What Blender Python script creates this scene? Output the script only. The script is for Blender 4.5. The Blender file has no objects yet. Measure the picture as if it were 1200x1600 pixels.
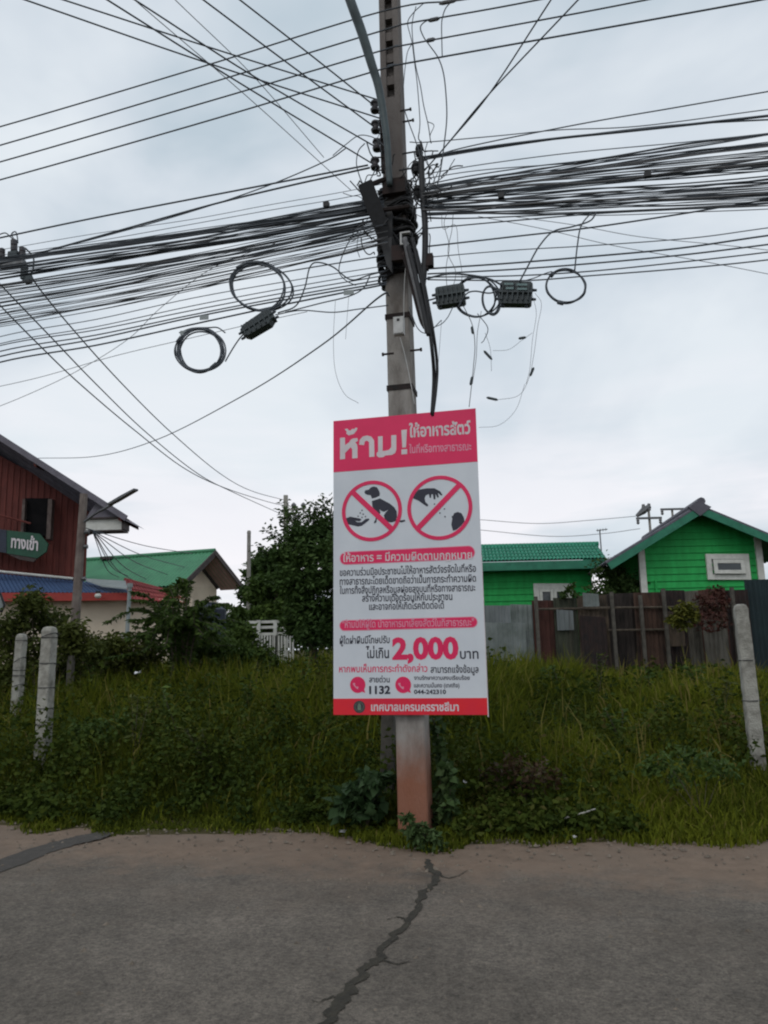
import bpy, math, random
import numpy as np
from mathutils import Vector as V, Matrix, noise
from mathutils.geometry import tessellate_polygon

# ------------------------------------------------------------------ camera, sky, sun, exposure
sc = bpy.context.scene
col = sc.collection
random.seed(7)
rng = np.random.default_rng(11)
R = math.radians
CAM_H, PITCH, ROLL, FPX = 1.42, R(10.0), R(-1.4), 1200.0

cd = bpy.data.cameras.new('camera')
cam = bpy.data.objects.new('camera', cd)
col.objects.link(cam)
cd.sensor_fit = 'VERTICAL'
cd.sensor_height = 24.0
cd.lens = 24.0 * FPX / 1600.0
cd.clip_start, cd.clip_end = 0.05, 3000
CM = (Matrix.Rotation(math.pi / 2 + PITCH, 3, 'X') @ Matrix.Rotation(ROLL, 3, 'Z'))
cam.matrix_world = Matrix.Translation((0, 0, CAM_H)) @ CM.to_4x4()
sc.camera = cam

SUN_EL, SUN_AZ = R(48), R(205)      # azimuth measured clockwise from +Y: behind the camera, a little to the left
w = bpy.data.worlds.new('World')
sc.world = w
w.use_nodes = True
nt = w.node_tree
nt.nodes.clear()
N = nt.nodes.new
L = nt.links.new
wo = N('ShaderNodeOutputWorld')
sky = N('ShaderNodeTexSky')
sky.sky_type = 'NISHITA'
sky.sun_disc = False
sky.sun_elevation = SUN_EL
sky.sun_rotation = SUN_AZ
sky.air_density = 1.2
sky.dust_density = 2.0
bsky = N('ShaderNodeBackground')
bsky.inputs['Strength'].default_value = 0.07
L(sky.outputs[0], bsky.inputs['Color'])
tc = N('ShaderNodeTexCoord')
mp = N('ShaderNodeMapping')
mp.inputs['Scale'].default_value = (1.0, 1.0, 1.8)
L(tc.outputs['Generated'], mp.inputs['Vector'])
n1 = N('ShaderNodeTexNoise')
n1.inputs['Scale'].default_value = 1.9
n1.inputs['Detail'].default_value = 5
n1.inputs['Roughness'].default_value = 0.52
n1.inputs['Distortion'].default_value = 0.35
L(mp.outputs[0], n1.inputs['Vector'])
cr = N('ShaderNodeValToRGB')
cr.color_ramp.elements[0].position = 0.38
cr.color_ramp.elements[0].color = (0.425, 0.50, 0.56, 1)
cr.color_ramp.elements[1].position = 0.62
cr.color_ramp.elements[1].color = (0.64, 0.685, 0.725, 1)
e = cr.color_ramp.elements.new(0.5)
e.color = (0.545, 0.598, 0.652, 1)
L(n1.outputs['Fac'], cr.inputs['Fac'])
# low bank of paler cloud towards the horizon, broken by a finer noise
sp = N('ShaderNodeSeparateXYZ')
L(tc.outputs['Generated'], sp.inputs[0])
mr = N('ShaderNodeMapRange')
mr.inputs['From Min'].default_value = 0.36
mr.inputs['From Max'].default_value = 0.06
L(sp.outputs['Z'], mr.inputs['Value'])
mp2 = N('ShaderNodeMapping')
mp2.inputs['Scale'].default_value = (1.0, 1.0, 5.0)
mp2.inputs['Location'].default_value = (0.3, 0.7, 0.1)
L(tc.outputs['Generated'], mp2.inputs['Vector'])
n2 = N('ShaderNodeTexNoise')
n2.inputs['Scale'].default_value = 2.6
n2.inputs['Detail'].default_value = 6
n2.inputs['Roughness'].default_value = 0.5
L(mp2.outputs[0], n2.inputs['Vector'])
mr2 = N('ShaderNodeMapRange')
mr2.inputs['From Min'].default_value = 0.44
mr2.inputs['From Max'].default_value = 0.60
L(n2.outputs['Fac'], mr2.inputs['Value'])
mul = N('ShaderNodeMath')
mul.operation = 'MULTIPLY'
L(mr.outputs[0], mul.inputs[0])
L(mr2.outputs[0], mul.inputs[1])
mx = N('ShaderNodeMix')
mx.data_type = 'RGBA'
L(mul.outputs[0], mx.inputs['Factor'])
L(cr.outputs['Color'], mx.inputs['A'])
mx.inputs['B'].default_value = (0.82, 0.79, 0.82, 1)
bcl = N('ShaderNodeBackground')
bcl.inputs['Strength'].default_value = 1.0
L(mx.outputs['Result'], bcl.inputs['Color'])
ms = N('ShaderNodeMixShader')
ms.inputs['Fac'].default_value = 0.93
L(bsky.outputs[0], ms.inputs[1])
L(bcl.outputs[0], ms.inputs[2])
L(ms.outputs[0], wo.inputs['Surface'])

sd = bpy.data.lights.new('sun', 'SUN')
sd.energy = 0.5
sd.angle = R(25)
sd.color = (1.0, 0.96, 0.9)
sun = bpy.data.objects.new('sun', sd)
col.objects.link(sun)
sdir = V((math.sin(SUN_AZ) * math.cos(SUN_EL), math.cos(SUN_AZ) * math.cos(SUN_EL), math.sin(SUN_EL)))
sun.rotation_euler = sdir.to_track_quat('Z', 'Y').to_euler()

sc.view_settings.view_transform = 'Standard'
sc.view_settings.look = 'None'
sc.view_settings.exposure = 0.36
sc.view_settings.gamma = 1.0
sc.cycles.use_denoising = True
sc.cycles.max_bounces = 6
sc.cycles.filter_width = 2.1

# ------------------------------------------------------------------ geometry of the place
def ray(px, py):
    return CM @ V(((px - 600) / FPX, -(py - 800) / FPX, -1.0))
CP = V((0, 0, CAM_H))
def at(px, py, Y):
    d = ray(px, py)
    return CP + d * (Y / d.y)
def hit(px, py, p0, n):
    d = ray(px, py)
    return CP + d * ((p0 - CP).dot(n) / d.dot(n))
def zplane(px, py, z):
    return hit(px, py, V((0, 0, z)), V((0, 0, 1)))

YAW = R(12.5)
U = V((math.cos(YAW), -math.sin(YAW), 0))      # along the road, to the right
W = V((math.sin(YAW), math.cos(YAW), 0))       # away from the road, into the field
UP = V((0, 0, 1))
# the sign's plane
SO = V((-0.43292, 6.1726, CAM_H - 0.50826))
SU = V((0.97332, -0.22826, -0.0039)).normalized()
SV = V((0.01049, 0.03089, 0.99947)).normalized()
SN = SU.cross(SV)
POLE = SO + SU * 0.605 + SV * 0.0 - SN * 0.165
POLE = POLE - SV * (POLE.z / SV.z)             # foot of the pole on the ground
def onp(px, py, off=0.0):                      # a point in the upright plane of the pole line
    return hit(px, py, POLE + W * off, W)
EDGE = zplane(600, 1312, 0).dot(W)             # the road's far edge
def smooth(a, b, x):
    t = min(1, max(0, (x - a) / (b - a)))
    return t * t * (3 - 2 * t)
EPX = [(-260, 1276), (-60, 1284), (0, 1288), (40, 1292), (52, 1304), (90, 1300), (140, 1290), (170, 1308), (215, 1303), (300, 1300), (370, 1305), (430, 1300), (500, 1302), (560, 1312), (600, 1322), (640, 1332), (700, 1336),
       (735, 1322), (790, 1316), (850, 1322), (920, 1316), (990, 1322), (1060, 1318), (1130, 1322), (1200, 1318), (1300, 1320), (1500, 1322)]
_raw = [zplane(a, b - 3, 0) for a, b in EPX]
EU, EV = [p.dot(U) for p in _raw], [p.dot(W) for p in _raw]
def ground_z(x, y):
    d = x * W.x + y * W.y - float(np.interp(x * U.x + y * U.y, EU, EV))
    if d < -0.6:
        return -0.06
    return (-0.06 + 0.074 * smooth(-0.6, 0.0, d) + 0.55 * smooth(0.3, 6.5, d)
            + 0.05 * noise.noise(V((x * 0.6, y * 0.6, 3.0))) * smooth(0.2, 1.5, d))
def foot(px, Y, py=1000):
    p = at(px, py, Y)
    return V((p.x, p.y, ground_z(p.x, p.y)))

# ------------------------------------------------------------------ mesh builder
class MB:
    def __init__(s):
        s.v, s.f = [], []
    def add(s, vs, fs):
        n = len(s.v)
        s.v += [V(p) for p in vs]
        s.f += [tuple(i + n for i in f) for f in fs]
        return s
    def hexa(s, b, t):                         # b, t: four corners each, anticlockwise from above
        return s.add(list(b) + list(t), [(3, 2, 1, 0), (4, 5, 6, 7), (0, 1, 5, 4), (1, 2, 6, 5), (2, 3, 7, 6), (3, 0, 4, 7)])
    def box(s, c, sx, sy, sz, ax=None, ay=None, az=None):
        ax, ay, az = ax or U, ay or W, az or UP
        c = V(c)
        q = [(-1, -1), (1, -1), (1, 1), (-1, 1)]
        return s.hexa([c + ax * (a * sx / 2) + ay * (b * sy / 2) - az * (sz / 2) for a, b in q],
                      [c + ax * (a * sx / 2) + ay * (b * sy / 2) + az * (sz / 2) for a, b in q])
    def prism(s, pts, d):                      # flat outline pushed along vector d
        n = len(pts)
        pts = [V(p) for p in pts]
        nn = V((0, 0, 0))
        for i in range(n):
            nn += (pts[i] - pts[0]).cross(pts[(i + 1) % n] - pts[0])
        tris = tessellate_polygon([pts])
        base = pts + [p + d for p in pts]
        fs = [tuple(t) for t in tris] + [tuple(i + n for i in reversed(t)) for t in tris]
        fs += [(i, (i + 1) % n, (i + 1) % n + n, i + n) for i in range(n)]
        return s.add(base, fs)
    def poly(s, pts):
        return s.add(pts, [tuple(t) for t in tessellate_polygon([[V(p) for p in pts]])])
    def quad(s, a, b, c, d):
        return s.add([a, b, c, d], [(0, 1, 2, 3)])
    def tube(s, pts, r, n=6, cap=True):
        pts = [V(p) for p in pts]
        m = len(pts)
        rs = r if isinstance(r, (list, tuple)) else [r] * m
        vs, fs = [], []
        ref = None
        for i, p in enumerate(pts):
            t = (pts[min(i + 1, m - 1)] - pts[max(i - 1, 0)]).normalized()
            if ref is None:
                ref = t.orthogonal().normalized()
            ref = (ref - t * ref.dot(t))
            ref = ref.normalized() if ref.length > 1e-6 else t.orthogonal().normalized()
            b = t.cross(ref)
            for k in range(n):
                a = 2 * math.pi * k / n
                vs.append(p + (ref * math.cos(a) + b * math.sin(a)) * rs[i])
        for i in range(m - 1):
            for k in range(n):
                k2 = (k + 1) % n
                fs.append((i * n + k, i * n + k2, (i + 1) * n + k2, (i + 1) * n + k))
        if cap:
            fs.append(tuple(range(n - 1, -1, -1)))
            fs.append(tuple((m - 1) * n + k for k in range(n)))
        return s.add(vs, fs)
    def lathe(s, c, axis, prof, n=14):         # prof: (distance along axis, radius)
        axis = V(axis).normalized()
        return s.tube([V(c) + axis * d for d, r in prof], [max(r, 1e-4) for d, r in prof], n)

def spline(pts, n=6):
    pts = [V(p) for p in pts]
    if len(pts) < 3:
        return [pts[0].lerp(pts[-1], i / (n * 2)) for i in range(n * 2 + 1)]
    P = [pts[0] * 2 - pts[1]] + pts + [pts[-1] * 2 - pts[-2]]
    out = []
    for i in range(1, len(P) - 2):
        a, b, c, d = P[i - 1], P[i], P[i + 1], P[i + 2]
        for k in range(n):
            t = k / n
            out.append(0.5 * ((2 * b) + (c - a) * t + (2 * a - 5 * b + 4 * c - d) * t * t + (3 * b - a - 3 * c + d) * t ** 3))
    out.append(pts[-1])
    return out

WL = {}
def tag(o, label=None, cat=None, group=None, kind=None):
    for k, v in (('label', label), ('category', cat), ('group', group), ('kind', kind)):
        if v:
            o[k] = v
    return o
def thing(name, label, cat, loc, group=None):
    o = bpy.data.objects.new(name, None)
    o.empty_display_size = 0.2
    o.location = V(loc)
    col.objects.link(o)
    WL[o] = V(loc)
    return tag(o, label, cat, group)
def obj(name, mb, m, parent=None, origin=None, smoothed=False):
    org = WL[parent] if parent else (V(origin) if origin is not None else V((0, 0, 0)))
    me = bpy.data.meshes.new(name)
    me.from_pydata([tuple(v - org) for v in mb.v], [], mb.f)
    me.materials.append(m)
    if smoothed:
        me.polygons.foreach_set('use_smooth', [True] * len(me.polygons))
    me.update()
    o = bpy.data.objects.new(name, me)
    col.objects.link(o)
    if parent:
        o.parent = parent
    else:
        o.location = org
    WL[o] = org
    return o

# ------------------------------------------------------------------ materials
def mat(name, c1, c2=None, rough=0.7, scale=6.0, bump=0.0, bscale=None, metal=0.0, stretch=(1, 1, 1), spec=0.4, lo=0.35, hi=0.65, detail=5):
    m = bpy.data.materials.new(name)
    m.use_nodes = True
    t = m.node_tree
    b = t.nodes['Principled BSDF']
    b.inputs['Roughness'].default_value = rough
    b.inputs['Metallic'].default_value = metal
    b.inputs['Specular IOR Level'].default_value = spec
    c2 = c2 or tuple(x * 0.8 for x in c1)
    co = t.nodes.new('ShaderNodeTexCoord')
    mpn = t.nodes.new('ShaderNodeMapping')
    mpn.inputs['Scale'].default_value = stretch
    t.links.new(co.outputs['Object'], mpn.inputs['Vector'])
    no = t.nodes.new('ShaderNodeTexNoise')
    no.inputs['Scale'].default_value = scale
    no.inputs['Detail'].default_value = detail
    no.inputs['Roughness'].default_value = 0.6
    t.links.new(mpn.outputs[0], no.inputs['Vector'])
    r = t.nodes.new('ShaderNodeValToRGB')
    r.color_ramp.elements[0].position = lo
    r.color_ramp.elements[1].position = hi
    r.color_ramp.elements[0].color = (*c2, 1)
    r.color_ramp.elements[1].color = (*c1, 1)
    t.links.new(no.outputs['Fac'], r.inputs['Fac'])
    t.links.new(r.outputs['Color'], b.inputs['Base Color'])
    if bump:
        nb = t.nodes.new('ShaderNodeTexNoise')
        nb.inputs['Scale'].default_value = bscale or scale * 4
        nb.inputs['Detail'].default_value = 4
        t.links.new(mpn.outputs[0], nb.inputs['Vector'])
        bp = t.nodes.new('ShaderNodeBump')
        bp.inputs['Strength'].default_value = bump
        bp.inputs['Distance'].default_value = 0.02
        t.links.new(nb.outputs['Fac'], bp.inputs['Height'])
        t.links.new(bp.outputs[0], b.inputs['Normal'])
    return m
def foliage(name, cols, rough=0.6):
    m = bpy.data.materials.new(name)
    m.use_nodes = True
    t = m.node_tree
    b = t.nodes['Principled BSDF']
    b.inputs['Roughness'].default_value = rough
    b.inputs['Specular IOR Level'].default_value = 0.12
    a = t.nodes.new('ShaderNodeAttribute')
    a.attribute_name = 'tint'
    r = t.nodes.new('ShaderNodeValToRGB')
    r.color_ramp.elements.remove(r.color_ramp.elements[1])
    for i, c in enumerate(cols):
        e = r.color_ramp.elements[0] if i == 0 else r.color_ramp.elements.new(i / (len(cols) - 1))
        e.color = (*c, 1)
    t.links.new(a.outputs['Fac'], r.inputs['Fac'])
    t.links.new(r.outputs['Color'], b.inputs['Base Color'])
    tr = t.nodes.new('ShaderNodeBsdfTranslucent')
    t.links.new(r.outputs['Color'], tr.inputs['Color'])
    mxs = t.nodes.new('ShaderNodeMixShader')
    mxs.inputs['Fac'].default_value = 0.2
    t.links.new(b.outputs[0], mxs.inputs[1])
    t.links.new(tr.outputs[0], mxs.inputs[2])
    t.links.new(mxs.outputs[0], t.nodes['Material Output'].inputs['Surface'])
    return m
def mixnode(t, fac, a, b):
    n = t.nodes.new('ShaderNodeMix')
    n.data_type = 'RGBA'
    for key, val in (('Factor', fac), ('A', a), ('B', b)):
        if isinstance(val, tuple):
            n.inputs[key].default_value = (*val, 1)
        elif isinstance(val, float):
            n.inputs[key].default_value = val
        else:
            t.links.new(val, n.inputs[key])
    return n.outputs['Result']
def banded(m, axis, lo, hi, colour, wob=0.15, nscale=5.0, amount=1.0):
    """dirt or soil laid over a material, fading out along one object axis with a ragged edge"""
    t = m.node_tree
    b = t.nodes['Principled BSDF']
    src = b.inputs['Base Color'].links[0].from_socket
    co = t.nodes.new('ShaderNodeTexCoord')
    s = t.nodes.new('ShaderNodeSeparateXYZ')
    t.links.new(co.outputs['Object'], s.inputs[0])
    no = t.nodes.new('ShaderNodeTexNoise')
    no.inputs['Scale'].default_value = nscale
    no.inputs['Detail'].default_value = 6
    no.inputs['Roughness'].default_value = 0.65
    t.links.new(co.outputs['Object'], no.inputs['Vector'])
    ma = t.nodes.new('ShaderNodeMath')
    ma.operation = 'MULTIPLY_ADD'
    t.links.new(no.outputs['Fac'], ma.inputs[0])
    ma.inputs[1].default_value = wob * 2
    t.links.new(s.outputs[axis], ma.inputs[2])
    mrr = t.nodes.new('ShaderNodeMapRange')
    mrr.inputs['From Min'].default_value = lo + wob
    mrr.inputs['From Max'].default_value = hi + wob
    mrr.inputs['To Max'].default_value = amount
    t.links.new(ma.outputs[0], mrr.inputs['Value'])
    t.links.new(mixnode(t, mrr.outputs[0], src, colour), b.inputs['Base Color'])
    return m

M = {}
M['concrete'] = mat('weathered_concrete', (0.30, 0.285, 0.26), (0.21, 0.195, 0.175), 0.9, 7, 0.35, 60)
M['post'] = mat('post_concrete', (0.36, 0.35, 0.31), (0.15, 0.14, 0.12), 0.92, 7, 0.6, 60, lo=0.3, hi=0.56)
M['oldpost'] = mat('old_post_concrete', (0.11, 0.10, 0.085), (0.06, 0.055, 0.046), 0.95, 9, 0.5, 50)
M['pole'] = banded(mat('pole_concrete', (0.29, 0.27, 0.25), (0.135, 0.116, 0.102), 0.9, 4, 0.3, 50, stretch=(2, 2, 0.7), lo=0.3, hi=0.58), 'Z', 0.80, 0.42, (0.23, 0.085, 0.045), 0.16, 8, 0.9)
banded(M['pole'], 'Z', 4.2, 5.2, (0.11, 0.092, 0.085), 0.5, 3, 0.72)
M['black'] = mat('black_rubber', (0.022, 0.023, 0.026), (0.014, 0.014, 0.016), 0.6, 30)
M['cable'] = mat('cable_sheath', (0.078, 0.091, 0.108), (0.046, 0.055, 0.067), 0.55, 6)
M['greycable'] = mat('grey_cable', (0.16, 0.16, 0.165), (0.11, 0.11, 0.115), 0.6, 20)
M['conduit'] = mat('conduit_plastic', (0.06, 0.085, 0.09), (0.04, 0.055, 0.06), 0.5, 10)
M['steel'] = mat('dull_galvanised_steel', (0.16, 0.165, 0.17), (0.09, 0.09, 0.095), 0.55, 12, 0.1, 60, metal=0.5)
M['rust'] = mat('rusty_iron', (0.034, 0.02, 0.018), (0.015, 0.013, 0.013), 0.9, 9, 0.2, 60)
M['spool'] = mat('brown_porcelain', (0.05, 0.045, 0.05), (0.035, 0.03, 0.035), 0.35, 20)
M['closure'] = mat('closure_plastic', (0.04, 0.055, 0.06), (0.028, 0.038, 0.042), 0.5, 14)
M['whitebox'] = mat('white_plastic', (0.5, 0.5, 0.49), (0.38, 0.38, 0.37), 0.5, 14)
M['print_white'] = mat('white_vinyl', (0.62, 0.65, 0.69), (0.57, 0.60, 0.645), 0.4, 3, 0.15, 1.8)
M['print_red'] = mat('crimson_print', (0.74, 0.014, 0.105), (0.67, 0.011, 0.09), 0.4, 3, 0.15, 1.8)
M['print_scarlet'] = mat('scarlet_print', (0.72, 0.014, 0.022), (0.62, 0.012, 0.045), 0.4, 2, 0.06, 3.0)
M['print_letter'] = mat('white_print', (0.66, 0.60, 0.62), (0.58, 0.52, 0.54), 0.4, 6)
M['print_pink'] = mat('pink_print', (0.72, 0.30, 0.40), (0.66, 0.24, 0.34), 0.4, 6)
M['print_dark'] = mat('navy_print', (0.022, 0.022, 0.04), (0.016, 0.016, 0.03), 0.4, 6)
M['green_wall'] = mat('green_paint', (0.018, 0.36, 0.080), (0.012, 0.27, 0.056), 0.75, 2.2, 0.15, 30, stretch=(2.5, 2.5, 0.7))
M['teal_roof'] = mat('teal_roof_tile', (0.015, 0.24, 0.14), (0.01, 0.17, 0.10), 0.6, 4)
M['slate'] = mat('grey_purple_roof', (0.13, 0.125, 0.15), (0.085, 0.08, 0.10), 0.7, 5)
M['teal_trim'] = mat('teal_trim', (0.03, 0.20, 0.12), (0.02, 0.14, 0.085), 0.6, 5)
M['white_trim'] = mat('white_trim', (0.62, 0.62, 0.58), (0.50, 0.50, 0.46), 0.6, 8)
M['glass'] = mat('dark_glass', (0.035, 0.045, 0.05), (0.02, 0.026, 0.03), 0.12, 3, spec=0.6)
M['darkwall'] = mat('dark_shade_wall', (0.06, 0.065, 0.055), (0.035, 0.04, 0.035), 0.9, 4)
M['redwood'] = mat('red_wood', (0.15, 0.032, 0.024), (0.085, 0.018, 0.014), 0.75, 4, 0.25, 20, stretch=(6, 6, 0.5))
M['soffit'] = mat('soffit_board', (0.17, 0.16, 0.19), (0.12, 0.11, 0.13), 0.8, 3)
M['cream'] = mat('cream_render', (0.70, 0.60, 0.47), (0.60, 0.50, 0.39), 0.85, 1.6, 0.08, 30)
M['blue_roof'] = mat('blue_metal_sheet', (0.045, 0.085, 0.175), (0.034, 0.062, 0.13), 0.5, 2)
M['red_fascia'] = mat('red_fascia', (0.36, 0.045, 0.035), (0.27, 0.035, 0.03), 0.7, 3)
M['red_tile'] = mat('red_roof_tile', (0.34, 0.06, 0.055), (0.24, 0.04, 0.04), 0.8, 8)
M['grey_sheet'] = mat('grey_metal_sheet', (0.30, 0.33, 0.33), (0.22, 0.25, 0.25), 0.55, 3)
M['green_roof'] = mat('green_metal_sheet', (0.06, 0.24, 0.12), (0.045, 0.17, 0.09), 0.55, 1.2)
M['pink_soffit'] = mat('pink_soffit', (0.42, 0.27, 0.24), (0.34, 0.215, 0.195), 0.8, 3)
M['brown_trim'] = mat('brown_trim', (0.06, 0.045, 0.042), (0.04, 0.03, 0.028), 0.7, 6)
M['sign_green'] = mat('dark_green_sign', (0.012, 0.075, 0.042), (0.009, 0.055, 0.03), 0.5, 5)
M['bark'] = mat('bark', (0.10, 0.08, 0.06), (0.05, 0.04, 0.03), 0.95, 12, 0.4, 40)
M['tank'] = mat('dark_blue_plastic', (0.02, 0.028, 0.05), (0.015, 0.02, 0.035), 0.5, 5)
M['litter'] = mat('white_litter', (0.6, 0.6, 0.6), (0.45, 0.45, 0.45), 0.6, 20)
G_TREE = foliage('dark_leaves', [(0.028, 0.054, 0.015), (0.052, 0.092, 0.025), (0.095, 0.145, 0.04)])
G_SHRUB = foliage('shrub_leaves', [(0.032, 0.06, 0.014), (0.06, 0.10, 0.022), (0.10, 0.15, 0.034)])
G_OLIVE = foliage('olive_leaves', [(0.04, 0.056, 0.013), (0.064, 0.08, 0.018), (0.10, 0.11, 0.024)])
G_GRASS = foliage('grass_blades', [(0.038, 0.050, 0.006), (0.080, 0.099, 0.009), (0.135, 0.155, 0.012), (0.18, 0.15, 0.045)], 0.9)
G_WEED = foliage('weed_leaves', [(0.018, 0.032, 0.005), (0.036, 0.056, 0.008), (0.058, 0.076, 0.011), (0.085, 0.062, 0.024)], 0.85)
G_DARK = foliage('deep_green_leaves', [(0.016, 0.034, 0.012), (0.028, 0.056, 0.02), (0.055, 0.09, 0.04)], 0.6)
G_VINE = foliage('vine_leaves', [(0.025, 0.05, 0.015), (0.05, 0.085, 0.028), (0.08, 0.12, 0.045)], 0.55)
G_CROTON = foliage('croton_leaves', [(0.05, 0.022, 0.016), (0.075, 0.026, 0.022), (0.04, 0.045, 0.018)])
G_YELLOW = foliage('yellow_leaves', [(0.05, 0.07, 0.015), (0.11, 0.11, 0.018), (0.16, 0.145, 0.025)])

# ------------------------------------------------------------------ ground and road
def build_ground():
    a = np.concatenate([[-900, -300, -120, -60], np.arange(-30, 30.01, 0.5), [60, 120, 300, 900]])
    b = np.concatenate([[-300, -60, -20], np.arange(-4, 4, 1), np.arange(4, 30.01, 0.5), [45, 80, 150, 400, 1500]])
    mb = MB()
    vs = [V((x, y, ground_z(x, y))) for y in b for x in a]
    na = len(a)
    fs = [(j * na + i, j * na + i + 1, (j + 1) * na + i + 1, (j + 1) * na + i) for j in range(len(b) - 1) for i in range(na - 1)]
    mb.add(vs, fs)
    m = mat('field_soil', (0.075, 0.06, 0.032), (0.03, 0.034, 0.012), 1.0, 1.5, 0.3, 20, spec=0.05)
    tag(obj('ground', mb, m, smoothed=True), kind='structure')
build_ground()

ragged = random.Random(5)
edge_pts = [zplane(x, y - 3, 0) for x, y in EPX]
ep = []
for p, q in zip(edge_pts[:-1], edge_pts[1:]):
    nn = max(2, int((q - p).length / 0.07))
    for k in range(nn):
        t = k / nn
        s = p.lerp(q, t)
        ep.append(s + W * (0.09 * noise.noise(s * 2.3) + 0.05 * noise.noise(s * 6) + 0.03 * noise.noise(s * 17)))
def frame_obj(name, mb, m, **k):               # mesh whose own axes are the road's (x along, y across)
    o = obj(name, mb, m)
    rot = Matrix.Rotation(-YAW, 4, 'Z')
    o.data.transform(rot.inverted())
    o.matrix_world = rot
    return tag(o, **k)
def build_road():
    far_l, far_r = ep[0] - U * 160, ep[-1] + U * 160
    line = [far_l] + ep + [far_r]
    mb = MB()
    n = len(line)
    us = [p.dot(U) for p in line]
    rows = [None, -0.6, -1.6, -3.2, -6.4]
    vs = []
    for dv in rows:
        for p in line:
            z = 0.0 if dv is None else 0.012
            q = V((p.x, p.y, z)) if dv is None else U * p.dot(U) + W * (EDGE + dv) + UP * 0.012
            vs.append(q)
    fs = [(r * n + i + n, r * n + i + 1 + n, r * n + i + 1, r * n + i) for r in range(len(rows) - 1) for i in range(n - 1)]
    mb.add(vs, fs)
    m = bpy.data.materials.new('worn_asphalt')
    m.use_nodes = True
    t = m.node_tree
    b = t.nodes['Principled BSDF']
    b.inputs['Roughness'].default_value = 0.92
    b.inputs['Specular IOR Level'].default_value = 0.25
    co = t.nodes.new('ShaderNodeTexCoord')
    def nz(scale, detail=5, rough=0.6):
        x = t.nodes.new('ShaderNodeTexNoise')
        x.inputs['Scale'].default_value = scale
        x.inputs['Detail'].default_value = detail
        x.inputs['Roughness'].default_value = rough
        t.links.new(co.outputs['Object'], x.inputs['Vector'])
        return x.outputs['Fac']
    def ramp(f, lo, hi, a, c):
        x = t.nodes.new('ShaderNodeValToRGB')
        x.color_ramp.elements[0].position = lo
        x.color_ramp.elements[1].position = hi
        x.color_ramp.elements[0].color = (*a, 1)
        x.color_ramp.elements[1].color = (*c, 1)
        t.links.new(f, x.inputs['Fac'])
        return x.outputs['Color']
    big = ramp(nz(0.9, 4), 0.35, 0.68, (0.090, 0.079, 0.068), (0.148, 0.130, 0.113))
    mid = ramp(nz(7, 8, 0.75), 0.3, 0.7, (0.34, 0.34, 0.34), (0.64, 0.63, 0.61))
    o0 = t.nodes.new('ShaderNodeMix')
    o0.data_type = 'RGBA'
    o0.blend_type = 'OVERLAY'
    o0.inputs['Factor'].default_value = 0.8
    t.links.new(big, o0.inputs['A'])
    t.links.new(mid, o0.inputs['B'])
    big = o0.outputs['Result']
    grain = ramp(nz(48, 5, 0.9), 0.36, 0.66, (0.16, 0.16, 0.16), (0.9, 0.89, 0.86))
    ov = t.nodes.new('ShaderNodeMix')
    ov.data_type = 'RGBA'
    ov.blend_type = 'OVERLAY'
    ov.inputs['Factor'].default_value = 0.75
    t.links.new(big, ov.inputs['A'])
    t.links.new(grain, ov.inputs['B'])
    base = ov.outputs['Result']
    # pits and pale chips
    vo = t.nodes.new('ShaderNodeTexVoronoi')
    vo.inputs['Scale'].default_value = 55
    t.links.new(co.outputs['Object'], vo.inputs['Vector'])
    chips = ramp(vo.outputs['Distance'], 0.08, 0.16, (1, 1, 1), (0, 0, 0))
    sel = ramp(nz(14, 2), 0.56, 0.66, (0, 0, 0), (1, 1, 1))
    mm = t.nodes.new('ShaderNodeMath')
    mm.operation = 'MULTIPLY'
    t.links.new(chips, mm.inputs[0])
    t.links.new(sel, mm.inputs[1])
    base = mixnode(t, mm.outputs[0], base, (0.05, 0.045, 0.04))
    # sandy soil washed over the edge of the road
    s = t.nodes.new('ShaderNodeSeparateXYZ')
    t.links.new(co.outputs['Object'], s.inputs[0])
    ma = t.nodes.new('ShaderNodeMath')
    ma.operation = 'MULTIPLY_ADD'
    t.links.new(nz(2.3, 7, 0.68), ma.inputs[0])
    ma.inputs[1].default_value = 1.7
    t.links.new(s.outputs['Y'], ma.inputs[2])
    r2 = t.nodes.new('ShaderNodeMapRange')
    r2.inputs['From Min'].default_value = EDGE - 1.1 + 0.85
    r2.inputs['From Max'].default_value = EDGE - 0.62 + 0.85
    r2.inputs['To Max'].default_value = 0.8
    t.links.new(ma.outputs[0], r2.inputs['Value'])
    sand = ramp(nz(7, 6), 0.3, 0.7, (0.155, 0.108, 0.077), (0.225, 0.158, 0.114))
    base = mixnode(t, r2.outputs[0], base, sand)
    # drifted patches of the same soil further out
    r3 = t.nodes.new('ShaderNodeMapRange')
    r3.inputs['From Min'].default_value = EDGE - 2.1 + 0.85
    r3.inputs['From Max'].default_value = EDGE - 0.5 + 0.85
    r3.inputs['To Max'].default_value = 0.55
    t.links.new(ma.outputs[0], r3.inputs['Value'])
    pt = t.nodes.new('ShaderNodeMath')
    pt.operation = 'MULTIPLY'
    t.links.new(r3.outputs[0], pt.inputs[0])
    t.links.new(ramp(nz(1.4, 6, 0.7), 0.42, 0.6, (0, 0, 0), (1, 1, 1)), pt.inputs[1])
    base = mixnode(t, pt.outputs[0], base, (0.165, 0.125, 0.095))
    t.links.new(base, b.inputs['Base Color'])
    bp = t.nodes.new('ShaderNodeBump')
    bp.inputs['Strength'].default_value = 0.8
    bp.inputs['Distance'].default_value = 0.006
    t.links.new(nz(120, 3, 0.7), bp.inputs['Height'])
    t.links.new(bp.outputs[0], b.inputs['Normal'])
    frame_obj('road', mb, m, kind='structure')
build_road()

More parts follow.
